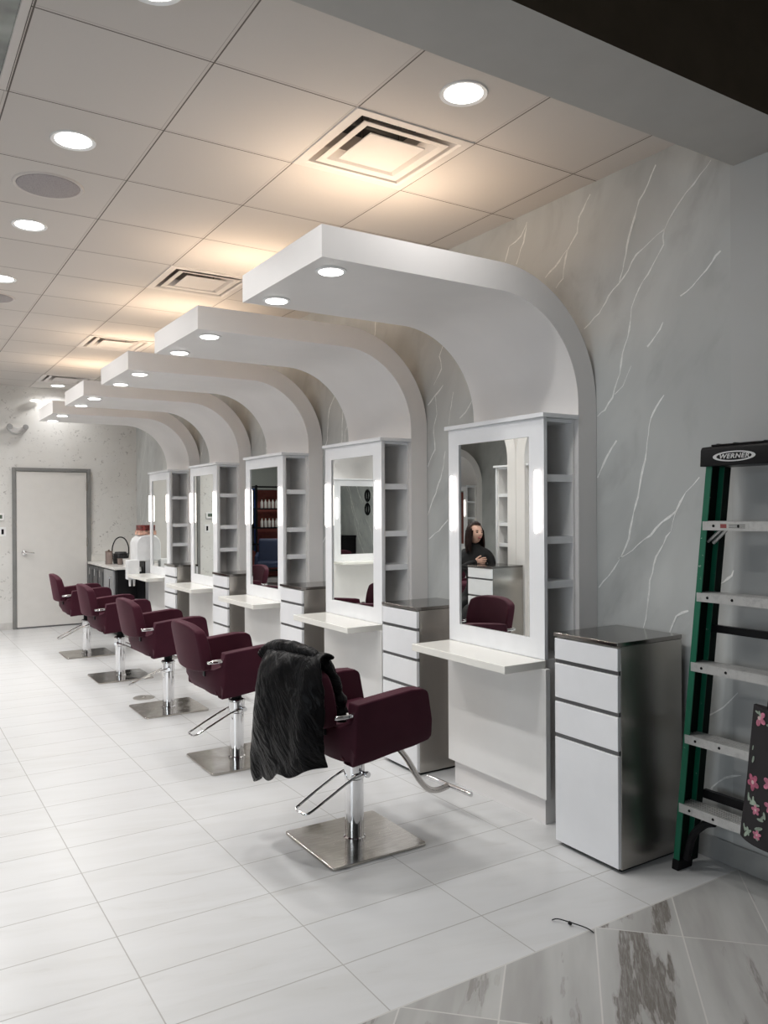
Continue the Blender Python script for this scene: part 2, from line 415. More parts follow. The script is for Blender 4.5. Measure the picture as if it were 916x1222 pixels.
tube(bm, smooth_path([(1.575, BY - .072, .985), (1.62, BY - .075, .985), (1.69, BY - .068, .982)]), [.009] * 12 + [.007], 8)
obj('door_handle', bm, chrome, df, smooth=True)

# thermostat, switch and emergency lamp on the back wall
t_ = thing('thermostat', 'small white wall thermostat with green-grey display left of the white door', 'thermostat', (1.29, BY, 1.455))
box('housing', trim_w, -.056, .056, -.024, 0, -.045, .045, t_, .006)
box('display', plain('lcd_green_grey', (.10, .13, .10), .2), -.040, .030, -.0265, -.0238, -.020, .026, t_, .002)
t_ = thing('wall_switch', 'white wall plate with black sensor below the thermostat', 'switch', (1.325, BY, 1.265))
box('cover_plate', trim_w, -.042, .042, -.008, 0, -.06, .06, t_, .003)
box('rocker', black_pl, -.014, .014, -.013, -.0075, -.033, .033, t_, .003)
t_ = thing('emergency_light', 'white twin-head emergency light high above the door, left side', 'emergency light', (1.50, BY, 2.60))
bm = B()
prism(bm, [(-.125, .03), (-.115, -.02), (-.08, -.055), (0, -.07), (.08, -.055), (.115, -.02), (.125, .03), (.09, .022), (0, .002), (-.09, .022)], 'y', -.07, 0)
obj('housing', bm, plain('emergency_light_plastic', (.62, .61, .6), .4), t_, bevel=.008)
for sx in (-1, 1):
    bm = B(); lathe(bm, [(.020, 0), (.030, .02), (.034, .05), (.034, .056)], 20, (sx * .095, -.045, .03), M=Matrix.Rotation(PI / 2 + .3, 3, 'X'))
    obj('lamp_head', bm, plain('lamp_lens_grey', (.5, .5, .5), .25), t_, smooth=True)
bm = B(); lathe(bm, [(.060, 0), (.066, .004), (.066, .016), (.055, .02)], 24, (1.715, BY - .08, 2.955)); quad_box(bm, 1.70, 1.73, BY - .03, BY, 2.958, 2.972)  # round light of unclear mounting; the wall bracket is invented
tag(obj('disc_light', bm, emit('disc_light_white', (1, .97, .92), .9), smooth=True), 'small flat round white light sticking out high on the back wall above the emergency light', 'wall light')

# ------------------------------------------------------------------ ceiling fittings
def K(c, s): return tuple(x * s for x in c)
COOL = (1.0, .985, .965); WARM = (1.0, .78, .57)
def area_disc(name, loc, r, power, col, rot=(0, 0, 0), spread=PI, size_y=None):
    l = bpy.data.lights.new(name, 'AREA'); l.shape = 'DISK' if size_y is None else 'RECTANGLE'; l.size = r * 2 if size_y is None else r
    if size_y: l.size_y = size_y
    l.energy = power; l.color = col; l.spread = spread
    o = bpy.data.objects.new(name, l); C.objects.link(o); o.location = loc; o.rotation_euler = rot
    return o
led = emit('downlight_lens', (1, .98, .95), 7.0)
led_c = emit('canopy_spot_lens', (1, .97, .93), 9.0)
def downlight(x, y, z, r, label, power, group='recessed ceiling lights'):
    t = thing('ceiling_light', label, 'ceiling light', (x, y, z), 0, group)
    bm = B(); n = 32
    prof = [(r * 1.0, -.002), (r * 1.22, -.006), (r * 1.25, 0.0), (r * 1.0, 0.0)]
    rings = [[bm.verts.new((a * math.cos(2 * PI * i / n), a * math.sin(2 * PI * i / n), b)) for i in range(n)] for a, b in prof]
    for A_, B_ in zip(rings, rings[1:]):
        for i in range(n): bm.faces.new((A_[i], A_[(i + 1) % n], B_[(i + 1) % n], B_[i]))
    obj('trim_ring', bm, trim_w, t, smooth=True)
    bm = B(); lathe(bm, [(r * .96, -.0035), (r, -.0015), (r, -.0005)], 32); obj('lens', bm, led, t, smooth=True)
    area_disc('ceiling_lamp', (x, y, z - .012), r * .95, power, COOL, spread=math.radians(150))
    return t
dl = [(.728, 2.473, 'round ceiling light at the top edge of the photo, farthest left of beam'),
      (1.948, 2.473, 'round ceiling light beside the large air diffuser near the grey beam'),
      (.728, 3.693, 'round ceiling light on the left, just before the round speaker'),
      (.728, 4.913, 'round ceiling light on the left, just behind the large round speaker'),
      (.728, 6.133, 'round ceiling light at the left edge, third behind the troffer panel'),
      (1.948, 10.95, 'small distant round ceiling light beyond the farthest air diffuser')]
PW = 9.0
for x, y, lb in dl: downlight(x, y, H, .077, lb, PW if x < 1 else (PW * .5 if y < 3 else 4.0))
OFF = [(.728, 7.35), (.728, 8.57), (.728, 9.79), (-1.10, 3.69), (-1.10, 6.13), (-1.10, 8.57), (-2.93, 4.9), (-2.93, 8.57), (-1.7, 12.8), (-1.7, 15.2)]
for i, (x, y) in enumerate(OFF):
    if i > 2: downlight(x, y, H, .077, 'round ceiling light over the left half of the salon, outside the picture', PW * (.8 if y < 8 else 1.6), 'ceiling lights outside the picture')
    else: downlight(x, y, H, .077, ['round ceiling light in the left row, next beyond the picture edge', 'round ceiling light in the left row, second beyond the picture edge', 'round ceiling light in the left row, nearest the door wall'][i], PW * (1.3, 1.7, 2.0)[i])

def speaker(x, y, lb):
    t = thing('ceiling_speaker', lb, 'speaker', (x, y, H), 0, 'round ceiling speakers')
    bm = B(); n = 40; r = .150
    prof = [(r, -.004), (r * 1.09, -.007), (r * 1.12, 0), (r, 0)]
    rings = [[bm.verts.new((a * math.cos(2 * PI * i / n), a * math.sin(2 * PI * i / n), b)) for i in range(n)] for a, b in prof]
    for A_, B_ in zip(rings, rings[1:]):
        for i in range(n): bm.faces.new((A_[i], A_[(i + 1) % n], B_[(i + 1) % n], B_[i]))
    obj('bezel', bm, tile_w, t, smooth=True)
    bm = B(); lathe(bm, [(r * .9, -.009), (r * .98, -.006), (r, -.001)], 40)
    tt = NT('speaker_grille'); v = tt.objc()[0]
    vo = tt.n.new('ShaderNodeTexVoronoi'); vo.inputs['Scale'].default_value = 170; tt.l.new(v, vo.inputs['Vector'])
    obj('grille', bm, tt.set(tt.mix(tt.ramp(vo.outputs['Distance'], .15, .35), (.14, .125, .13), (.36, .33, .335)), .5, .2), t, smooth=True)
speaker(.722, 4.27, 'large round grey ceiling speaker between two lights')
speaker(.722, 6.70, 'small-looking distant round ceiling speaker at the left edge')

def diffuser(i, j, lb):
    cx = x0 + st * (i + .5); cy = y0 + st * (j + .5)
    t = thing('air_diffuser', lb, 'air vent', (cx, cy, H), 0, 'square ceiling air diffusers')
    def rings(spec, mat, name):
        bm = B(); rr = []
        for h_, z in spec:
            rr.append([bm.verts.new((sx * h_, sy * h_, z)) for sx, sy in ((-1, -1), (1, -1), (1, 1), (-1, 1))])
        for A_, B_ in zip(rr, rr[1:]):
            for k in range(4): bm.faces.new((A_[k], A_[(k + 1) % 4], B_[(k + 1) % 4], B_[k]))
        return bm
    bm = rings([(.305, 0), (.302, -.006), (.262, -.006), (.250, .0), (.225, .075), (.215, .16)], tile_w, 'f')
    obj('frame', bm, tile_w, t)
    bm = rings([(.222, -.004), (.186, .000), (.150, .045), (.155, .05), (.190, .006), (.222, .0)], tile_w, 'c'); obj('cone_ring', bm, tile_w, t)
    bm = B(); quad_box(bm, -.145, .145, -.145, .145, -.006, .0); obj('centre_plate', bm, tile_w, t, bevel=.003)
    for s in (-1, 1):
        bm = B(); tube(bm, [(s * .1, 0, 0), (s * .1, 0, .16)], .004, 6); obj('hanger_rod', bm, steel, t)
    bm = B(); quad_box(bm, -.30, .30, -.30, .30, .16, .17); obj('duct_box', bm, dark_m, t)
for (i, j), lb in zip(vents, ['largest square air diffuser, nearest the grey beam', 'second square air diffuser, above the second canopy', 'third square air diffuser from the beam', 'fourth and most distant square air diffuser by the back wall']):
    diffuser(i, j, lb)
t_ = thing('troffer_light', 'unlit ceiling light panel with glossy lens in the top left corner', 'light panel', (x0 - .305, y0, H))
bm = B(); hx, hy = .302, .607
for a in ((-hx, hx, -hy, -hy + .03), (-hx, hx, hy - .03, hy), (-hx, -hx + .03, -hy + .03, hy - .03), (hx - .03, hx, -hy + .03, hy - .03)): quad_box(bm, *a, -.005, .015)
obj('frame', bm, tile_w, t_, bevel=.002)
bm = B(); quad_box(bm, -hx + .03, hx - .03, -hy + .03, hy - .03, .004, .012)
obj('lens', bm, plain('clouded_acrylic', (.20, .215, .19), .12, var=.5, scale=4), t_)

# ------------------------------------------------------------------ arch canopies
P_ = 1.457
def arch_profile():
    cx, cz = 2.41, 2.03
    p = [(1.483, 2.648), (cx, cz + .618)]
    n = 28
    for k in range(1, n + 1):
        a = PI / 2 - (PI / 2) * k / n; p.append((cx + .618 * math.cos(a), cz + .618 * math.sin(a)))
    p += [(3.028, 0.0), (2.902, 0.0), (2.902, 2.03)]
    for k in range(1, n + 1):
        a = (PI / 2) * k / n; p.append((cx + .492 * math.cos(a), cz + .488 * math.sin(a)))
    p += [(1.483, 2.518)]
    return p
strip_em = emit('warm_led_strip', WARM, 6.0)
def make_canopy(label):
    t = thing('arch_canopy', label, 'canopy', (0, 0, 0), 0, 'curved canopies over the styling stations')
    bm = B(); prism(bm, arch_profile(), 'y', 2.79, 3.605); o = obj('curved_slab', bm, arch_lam, t, smooth=20)
    for y in (2.936, 3.479):
        bm = B(); lathe(bm, [(.050, 0.0), (.066, 0.0), (.066, -.004), (.052, -.006), (.050, -.003)], 28, (1.603, y, 2.5175)); r_ = obj('trim_ring', bm, trim_w, t, smooth=True)
        bm = B(); lathe(bm, [(.049, -.0085), (.051, -.006), (.051, -.001)], 28, (1.603, y, 2.5175)); obj('lens', bm, led_c, r_, smooth=True)
    bm = B(); quad_box(bm, 1.72, 2.40, 3.315, 3.345, 2.6485, 2.660); u = obj('uplight_strip', bm, trim_w, t)
    bm = B(); quad_box(bm, 1.722, 2.398, 3.319, 3.341, 2.6602, 2.663); obj('led_lens', bm, strip_em, u)
    return t
CAN_L = ['nearest and largest curved canopy, over the station by the ladder', 'second curved canopy from the ladder', 'third curved canopy, in the middle of the row', 'fourth curved canopy from the ladder', 'farthest curved canopy, closest to the white door']
can0 = make_canopy(CAN_L[0])
for k in range(1, 5): dup(can0, (0, P_ * k, 0), 0, CAN_L[k])
for k in range(5):
    for y in (2.936, 3.479): area_disc('canopy_lamp', (1.603, y + P_ * k, 2.505), .048, 3.6, COOL, spread=math.radians(150))
    area_disc('uplight_lamp', (2.06, 3.33 + P_ * k, 2.666), .66, 4.6, WARM, rot=(PI, 0, 0), size_y=.02)

# ------------------------------------------------------------------ styling stations
bar_em = emit('vanity_bar_glow', (1, .90, .83), 2.2)
def make_station(label, group='styling stations along the veined wall', shelf=True):
    t = thing('styling_station', label, 'styling station', (2.68, 3.175, 0), 0, group)
    ox, oy = 2.68, 3.175
    def bx(bm, a, b, c, d, e, f): quad_box(bm, a - ox, b - ox, c - oy, d - oy, e, f)
    bm = B()   # mirror frame
    my0, my1, mz0, mz1 = 2.903, 3.462, .885, 1.867
    bx(bm, 2.68, 2.70, 2.80, my0, .79, 1.952); bx(bm, 2.68, 2.70, my1, 3.553, .79, 1.952)
    bx(bm, 2.68, 2.70, my0, my1, .79, mz0); bx(bm, 2.68, 2.70, my0, my1, mz1, 1.952)
    obj('mirror_frame', bm, white_lam, t)
    bm = B(); bx(bm, 2.688, 2.696, my0, my1, mz0, mz1); obj('mirror', bm, mirror_m, t)
    bm = B(); bx(bm, 2.66, 2.901, 2.783, 3.568, 1.953, 1.974); obj('top_cap', bm, white_lam, t, bevel=.002)
    # shelving tower behind the frame: open niches on both ends
    bm = B()
    bx(bm, 2.701, 2.716, 2.815, 3.54, .79, 1.9525)
    bx(bm, 2.888, 2.901, 2.815, 3.54, .79, 1.9525)
    bx(bm, 2.716, 2.888, 3.10, 3.115, .79, 1.9525); bx(bm, 2.716, 2.888, 3.24, 3.255, .79, 1.9525)
    obj('shelf_tower', bm, inner_lam, t)
    for s in (0, 1):
        for z in (1.146, 1.362, 1.664, 1.944):
            ya, yb = ((2.817, 3.10), (3.255, 3.538))[s]
            bm = B(); bx(bm, 2.717, 2.887, ya, yb, z - (.018 if z < 1.9 else .008), z + (.017 if z < 1.9 else .008)); obj('shelf', bm, white_lam, t)
    if shelf:
        bm = B(); bx(bm, 2.42, 2.676, 2.79, 3.545, .753, .7895); obj('counter', bm, counter_m, t, bevel=.002)
    bm = B(); bx(bm, 2.685, 2.901, 2.805, 3.515, 0, .7895); obj('base_box', bm, arch_lam, t)
    bm = B(); bx(bm, 2.655, 2.684, 2.768, 3.535, .133, .7525); obj('front_panel', bm, plain('front_panel_laminate', (.80, .79, .775), .25, var=.01) if 'fpl' not in KIDS else KIDS['fpl'], t, bevel=.0015)
    for y in (2.838, 3.507):
        bm = B(); n = 14
        pr = [(.002, 1.395), (.0065, 1.398), (.0105, 1.412), (.0105, 1.686), (.0065, 1.699), (.002, 1.702)]
        lathe(bm, pr, 16, (2.664 - ox, y - oy, 0)); L = obj('light_bar', bm, bar_em, t, smooth=60)
        for z in (1.425, 1.665):
            bm = B(); bx(bm, 2.664, 2.6795, y - .005, y + .005, z, z + .010); obj('mount_clip', bm, chrome, L, bevel=.002)
    return t
ST_L = ['styling station nearest the ladder, seated woman reflected in its mirror', 'second styling station, opposite station reflected in its mirror', 'third styling station, blue armchair and shelving reflected in its mirror', 'fourth styling station, thermostat reflected in its mirror', 'farthest styling station, beside the white water cooler']
st0 = make_station(ST_L[0])
for k in range(1, 5): dup(st0, (2.68, 3.175 + P_ * k, 0), 0, ST_L[k])

# drawer cabinets
def make_cabinet(label, group='drawer cabinets between the stations'):
    t = thing('drawer_cabinet', label, 'drawer cabinet', (2.567, 2.4375, 0), 0, group)
    def bx(bm, a, b, c, d, e, f): quad_box(bm, a, b, c, d, e, f)
    bm = B(); bx(bm, .020, .409, -.1825, .1825, .012, .938); obj('body', bm, steel, t, bevel=.0015)
    bm = B(); bx(bm, .03, .395, -.17, .17, 0, .012); obj('plinth', bm, black_pl, t)
    bm = B(); bx(bm, -.003, .410, -.184, .184, .939, .957); obj('worktop', bm, steel_top, t, bevel=.002)
    bm = B()
    for z in (.822, .650, .490): bx(bm, .006, .0195, -.181, .181, z, z + .017)
    obj('finger_rail', bm, gap_m, t)
    for n_, a, b in (('drawer', .838, .932), ('drawer', .666, .820), ('drawer', .506, .648), ('cabinet_door', .020, .487)):
        bm = B(); bx(bm, 0, .0195, -.181, .181, a, b); obj(n_, bm, white_lam, t, bevel=.002)
    return t
CB_L = ['white-fronted steel drawer cabinet nearest, in front of the ladder', 'drawer cabinet between the first and second styling stations', 'drawer cabinet between the second and third styling stations', 'drawer cabinet between the third and fourth styling stations', 'drawer cabinet between the fourth and farthest styling stations']
cb0 = make_cabinet(CB_L[0])
for k in range(1, 5): dup(cb0, (2.567, 2.4375 + P_ * k, 0), 0, CB_L[k])

# ------------------------------------------------------------------ salon chairs (face +x)
def make_chair(label, lever_rot=PI):
    t = thing('salon_chair', label, 'salon chair', (0, 0, 0), 0, 'burgundy salon chairs in a row')
    # wrap-around shell: sections (outer bottom, outer top, inner top, inner bottom)
    secs = []
    def sec(ob, ot, it, ib): secs.append([ob, ot, it, ib])
    T = .075
    for x_t, x_b, zt, zb in ((.196, .221, .690, .530), (.186, .216, .712, .503), (.165, .200, .724, .490), (.10, .12, .728, .476), (0, 0, .720, .465), (-.10, -.10, .711, .452), (-.185, -.205, .702, .443)):
        sec((x_b, -.292, zb), (x_t, -.305, zt), (x_t, -.305 + T, zt), (x_b, -.292 + T, zb))
    secs = [[q[0], (q[0][0] + (q[1][0] - q[0][0]) * .3, q[1][1], q[0][2] + .06), q[1], q[2], q[3]] for q in secs]
    for px, py, zt in ((-.208, -.290, .628), (-.236, -.245, .606), (-.253, -.175, .600), (-.263, -.09, .600), (-.266, 0, .600)):
        L_ = math.hypot(px + .10, py); ux, uy = (px + .10) / L_, py / L_
        secs.append([(px - ux * .060, py - uy * .045, .448), (px - ux * .006, py - uy * .006, .515), (px, py, zt), (px - ux * .055, py - uy * .055, zt), (px - ux * .075, py - uy * .075, .46)])
    full = secs + [[(x, -y, z) for x, y, z in q] for q in secs[-2::-1]]
    bm = B(); R = [[bm.verts.new(p) for p in q] for q in full]
    for A_, B_ in zip(R, R[1:]):
        for k in range(5): bm.faces.new((A_[k], A_[(k + 1) % 5], B_[(k + 1) % 5], B_[k]))
    bm.faces.new(R[0][::-1]); bm.faces.new(R[-1])
    # seat pan closing the underside
    prism(bm, [(-.215, .53), (-.225, .50), (-.215, .465), (-.185, .448), (-.05, .447), (.17, .462), (.195, .49), (.195, .53)], 'y', -.232, .232)
    obj('seat_shell', bm, fabric, t, bevel=.021, seg=4, smooth=40)
    bm = B(); prism(bm, [(-.20, .53), (-.21, .575), (.18, .590), (.205, .575), (.205, .53)], 'y', -.226, .226); obj('seat_cushion', bm, fabric, t, bevel=.02, seg=3)
    # backrest: curved, rounded slab
    bm = B(); nu, nv = 14, 8
    def bp(u, v, s):
        w = .236 * (1 - .05 * (2 * v - 1) ** 4) * (1 - .02 * (1 - v))
        y = u * w
        z0_, z1_ = .588 + .020 * u ** 6, .868 - .040 * abs(u) ** 3.2
        z = z0_ + (z1_ - z0_) * v
        x = -.264 - .044 * v + .032 * u * u * 1.0 - (.058 if s else 0) + (.010 * math.sin(PI * v) if not s else 0)
        return (x, y, z)
    G = [[[bm.verts.new(bp(-1 + 2 * i / nu, j / nv, s)) for j in range(nv + 1)] for i in range(nu + 1)] for s in (0, 1)]
    for s in (0, 1):
        for i in range(nu):
            for j in range(nv): bm.faces.new((G[s][i][j], G[s][i + 1][j], G[s][i + 1][j + 1], G[s][i][j + 1]))
    for i in range(nu):
        for j in (0, nv): bm.faces.new((G[0][i][j], G[0][i + 1][j], G[1][i + 1][j], G[1][i][j]))
    for j in range(nv):
        for i in (0, nu): bm.faces.new((G[0][i][j], G[0][i][j + 1], G[1][i][j + 1], G[1][i][j]))
    obj('backrest', bm, fabric, t, bevel=.012, seg=3, smooth=40)
    for s in (-1, 1):
        bm = B(); quad_box(bm, -.262, -.222, s * .150 - .016, s * .150 + .016, .56, .64); obj('back_bracket', bm, black_pl, t, bevel=.004)
        bm = B(); n = 16
        prism(bm, [(-.232 + .054 * math.cos(2 * PI * i / n) + .0 , s * .278 + .020 * math.sin(2 * PI * i / n)) for i in range(n)], 'z', .650, .668)
        obj('arm_lever', bm, chrome, t, bevel=.005, smooth=50)
    bm = B(); quad_box(bm, -.10, .10, -.09, .09, .425, .446); lathe(bm, [(.030, .375), (.030, .43)], 20); obj('seat_mount', bm, black_rub, t, bevel=.003)
    bm = B(); lathe(bm, [(.050, .012), (.050, .020), (.043, .024), (.043, .285), (.0475, .290), (.0475, .352), (.052, .356), (.052, .366), (.047, .372), (.026, .376)], 32); obj('column', bm, chrome, t, smooth=40)
    bm = B(); prism(bm, rrect(.242, .236, .02), 'z', .0, .0125); obj('base_plate', bm, base_m, t, bevel=.003)
    # pump lever loop
    lv = thing_part('pump_lever', t); lv.rotation_euler = (0, 0, lever_rot - PI)
    bm = B()
    loop = [(.02, -.058, .315), (-.05, -.055, .300), (-.17, -.055, .246), (-.255, -.052, .205), (-.285, -.040, .193), (-.288, 0, .191), (-.285, .040, .193), (-.255, .052, .205), (-.17, .055, .246), (-.05, .055, .300), (.02, .058, .315)]
    tube(bm, smooth_path(loop, 4), .0055, 8)
    tube(bm, [(.02, -.075, .315), (.02, .075, .315)], .009, 10)
    for s in (-1, 1): lathe(bm, [(.013, -.01), (.015, 0), (.013, .01)], 12, (.02, s * .075, .315), M=MY)
    ob = obj('pump_lever', bm, chrome, t, smooth=True); ob.rotation_euler = (0, 0, lever_rot - PI)
    bpy.data.objects.remove(lv)
    # footrest
    bm = B()
    tube(bm, smooth_path([(.14, 0, .452), (.22, 0, .405), (.30, 0, .320), (.38, 0, .200), (.44, 0, .140), (.50, 0, .122), (.565, 0, .128)], 6), .0145, 12)
    f_ = obj('footrest', bm, tube_m, t, smooth=True)
    bm = B(); tube(bm, [(.572, -.165, .130), (.572, .165, .130)], .0125, 14); obj('crossbar', bm, chrome, f_, smooth=40)
    return t
def rrect(hx, hy, r, n=5):
    out = []
    for cx, cy, a0 in ((hx - r, hy - r, 0), (-hx + r, hy - r, 90), (-hx + r, -hy + r, 180), (hx - r, -hy + r, 270)):
        for k in range(n + 1):
            a = math.radians(a0 + 90 * k / n); out.append((cx + r * math.cos(a), cy + r * math.sin(a)))
    return out
def thing_part(n, p):
    o = bpy.data.objects.new('tmp', None); return o
CH = [((1.83, 3.155), 4, PI, 'nearest burgundy salon chair, black coat draped over its back'),
      ((1.83, 4.58), 0, PI, 'second burgundy salon chair, directly behind the one with the coat'),
      ((1.86, 6.04), 1, PI - .5, 'third burgundy salon chair, middle of the row by the floor drain'),
      ((1.85, 7.45), 0, -.5, 'fourth burgundy salon chair from the coat'),
      ((1.85, 8.85), -2, PI + .1, 'farthest burgundy salon chair, in front of the white door')]
ch0 = make_chair(CH[0][3]); ch0.location = (*CH[0][0], 0); ch0.rotation_euler = (0, 0, math.radians(CH[0][1]))
chairs = [ch0]
for (x, y), rz, lr, lb in CH[1:]:
    c = dup(ch0, (x, y, 0), math.radians(rz), lb); chairs.append(c)
    for k in kids(c):
        if k.name.startswith('pump_lever'): k.rotation_euler = (0, 0, lr - PI)
# keep the plates square to the room
for c in chairs:
    for k in kids(c):
        if k.name.startswith('base_plate'): k.rotation_euler = (0, 0, -c.rotation_euler.z)

# ------------------------------------------------------------------ black coat on the nearest chair
def make_coat():
    t = thing('black_coat', 'black quilted coat hanging over the back of the nearest salon chair', 'coat', (*CH[0][0], 0), math.radians(CH[0][1]))
    prof = [(-.205, .60), (-.212, .66), (-.226, .73), (-.245, .80), (-.270, .862), (-.305, .898), (-.345, .902), (-.378, .880), (-.402, .83), (-.418, .76), (-.430, .68), (-.437, .60), (-.440, .52), (-.438, .44), (-.432, .36), (-.425, .29)]
    prof = [(p.x, p.z) for p in smooth_path([(a, 0, b) for a, b in prof], 5)]
    n = len(prof); nw = 44
    bm = B(); G = []
    for j in range(nw + 1):
        v = -1 + 2 * j / nw; col = []
        for i, (x, z) in enumerate(prof):
            q = i / (n - 1)
            front = q < .33
            ymin, ymax = (-.235, .20)
            rear = max(0, (q - .42) / .58)
            y_lo = -.225 - .060 * min(1, rear * 2.0) + (.035 if q < .3 else 0)
            y_hi = .172 + .075 * rear ** .7
            y = y_lo + (y_hi - y_lo) * (v + 1) / 2
            zz = z
            if rear > 0: zz = z + rear ** 1.5 * (.175 * (1 - (v + 1) / 2) - .0) - .012 * math.sin(9 * v) * rear
            if q < .33: zz = z + (.33 - q) * .35 * (v + 1) - (.02 * math.cos(5 * v)) * (1 - q / .33)
            # wrap round the curved back
            xx = x + .050 * (y / .236) ** 2 * (1 if q > .36 else .9)
            if rear > 0 and abs(v) > .8: xx += (abs(v) - .8) * .22 * min(1, rear * 3)
            # drape folds running down and diagonally
            fold = .7 * math.sin(20 * y + 8.0 * zz + 1.2 + 1.5 * noise.noise(Vector((y * 4, zz * 3, 8)))) + .35 * math.sin(24 * y - 9 * zz) + .5 * noise.noise(Vector((y * 9, zz * 5, 1.7)))
            quilt = -abs(math.sin(PI * (zz * 11 + y * 7 + .25 * noise.noise(Vector((y * 5, zz * 5, 9)))))) ** .35
            amp = .018 * min(1, rear * 4) + .005
            d = fold * amp + (quilt + .9) * .006
            fine = .0035 * noise.noise(Vector((y * 40, zz * 22, 3.3))) + .003 * noise.noise(Vector((y * 90, zz * 50, 5.3)))
            d += fine
            if q > .40: xx -= max(d, -.008)
            elif q < .30: xx += max(d, -.003) * .5
            else: zz += abs(d) * .9
            col.append(bm.verts.new((xx, y, zz)))
        G.append(col)
    for j in range(nw):
        for i in range(n - 1): bm.faces.new((G[j][i], G[j + 1][i], G[j + 1][i + 1], G[j][i + 1]))
    tt = NT('black_nylon'); v = tt.objc()[0]
    _, cx_, cy_, cz_ = tt.objc()
    dg_ = tt.noise(tt.vec(tt.math('MULTIPLY', cx_, 6.0), tt.math('MULTIPLY', tt.math('SUBTRACT', cy_, tt.math('MULTIPLY', cz_, .75)), 12.0), tt.math('MULTIPLY', tt.math('ADD', cz_, cy_), 3.5)), 1.0, 4, .55, 1.3)
    tt.bump(dg_, 1.0, .03)
    tt.set(tt.mix(tt.noise(v, 9), (.003, .003, .0035), (.006, .0055, .006)), .36); tt.b.inputs['Specular IOR Level'].default_value = .10
    coat_m = tt.m
    o = obj('coat_body', bm, coat_m, t, smooth=60)
    s = o.modifiers.new('sol', 'SOLIDIFY'); s.thickness = .012; s.offset = 1
    ss = o.modifiers.new('ss', 'SUBSURF'); ss.levels = 1; ss.render_levels = 1
    # bunched collar and hood roll along the top
    bm = B()
    pts = smooth_path([(-.30, -.20, .893), (-.325, -.12, .914), (-.335, -.02, .918), (-.34, .08, .914), (-.345, .155, .897), (-.37, .20, .86)], 8)
    rr = [.020 + .012 * math.sin(PI * i / (len(pts) - 1)) + .005 * noise.noise(Vector((i * .6, 0, 0))) for i in range(len(pts))]
    tube(bm, pts, rr, 14)
    for v_ in bm.verts: v_.co += Vector((0, 0, 1)) * .008 * noise.noise(v_.co * 30)
    obj('hood', bm, coat_m, t, smooth=True)
    # sleeve hanging in front of the back, tip under the lever
    bm = B(); pts = smooth_path([(-.33, -.165, .905), (-.265, -.175, .865), (-.215, -.185, .76), (-.195, -.195, .68), (-.196, -.20, .615)], 7)
    tube(bm, pts, [.026 + .006 * math.sin(i * 1.1) for i in range(len(pts))], 12)
    for v_ in bm.verts: v_.co += Vector((1, 0, 0)) * .006 * noise.noise(v_.co * 35)
    obj('sleeve', bm, coat_m, t, smooth=True)
make_coat()

# floor drain cover and the bit of wire
t_ = thing('floor_outlet', 'round metal floor cover set in the tiles beside the third chair', 'floor cover', (1.80, 6.50, 0))
bm = B(); lathe(bm, [(.085, 0), (.085, .003), (.078, .005)], 32); obj('cover', bm, plain('floor_cover_metal', (.42, .40, .37), .4, .8), t_, smooth=40)
bm = B(); lathe(bm, [(.020, .0051), (.018, .007)], 16); obj('screw_cap', bm, steel, t_, smooth=40)
bm = B(); tube(bm, smooth_path([(2.072, 2.135, .004), (2.085, 2.118, .012), (2.104, 2.078, .012), (2.128, 2.02, .010), (2.135, 1.99, .004)], 6), .0022, 8)
quad_box(bm, 2.100, 2.108, 2.070, 2.082, .004, .014)
tag(obj('cable_tie', bm, black_pl, smooth=True), 'thin black plastic cable tie lying on the floor at the marble border', 'cable tie')

# ------------------------------------------------------------------ counter, cooler and small items at the back
dark_cab = plain('charcoal_cabinet_paint', (.055, .057, .06), .35)
stone = plain('white_quartz', (.74, .73, .70), .2)
t_ = thing('sink_cabinet', 'low dark cabinet with white stone top in the corner right of the door', 'cabinet', (0, 0, 0))
bm = B(); quad_box(bm, 2.40, 3.02, 9.79, 11.248, .09, .813); obj('carcass', bm, plain('black_gloss_side', (.009, .009, .010), .35, Specular_IOR_Level=.2), t_)
bm = B(); quad_box(bm, 2.45, 3.0, 9.82, 11.22, 0, .09); obj('plinth', bm, black_pl, t_)
bm = B(); quad_box(bm, 2.362, 3.024, 9.765, 11.248, .815, .846); obj('worktop', bm, stone, t_, bevel=.002)
bm = B(); quad_box(bm, 2.375, 3.024, 11.225, 11.248, .847, .94); obj('backsplash', bm, stone, t_, bevel=.002)
for y0_, y1_ in ((10.95, 11.23), (10.66, 10.94), (10.37, 10.65)):
    for z0_, z1_ in ((.11, .50), (.52, .80)):
        bm = B(); quad_box(bm, 2.380, 2.3995, y0_, y1_, z0_, z1_); d_ = obj('cabinet_door' if z0_ < .3 else 'drawer', bm, dark_cab, t_, bevel=.003)
        bm = B(); quad_box(bm, 2.374, 2.3798, y0_ + .05, y1_ - .05, z0_ + .05, z1_ - .05); obj('panel', bm, plain('charcoal_panel', (.07, .073, .077), .4) if 'cp' not in KIDS else KIDS['cp'], d_, bevel=.004)
        bm = B(); tube(bm, [(2.362, (y0_ + y1_) / 2, z1_ - .12), (2.362, (y0_ + y1_) / 2, z1_ - .03)], .005, 8); obj('handle', bm, chrome, d_, smooth=True)
bm = B(); quad_box(bm, 2.37, 2.3995, 9.86, 10.33, .10, .80); d_ = obj('fridge_door', bm, plain('fridge_grey', (.36, .37, .38), .35, .3), t_, bevel=.006)
bm = B(); tube(bm, smooth_path([(2.372, 9.93, .72), (2.345, 9.93, .70), (2.345, 9.93, .30), (2.372, 9.93, .28)], 4), .008, 8); obj('handle', bm, chrome, d_, smooth=True)

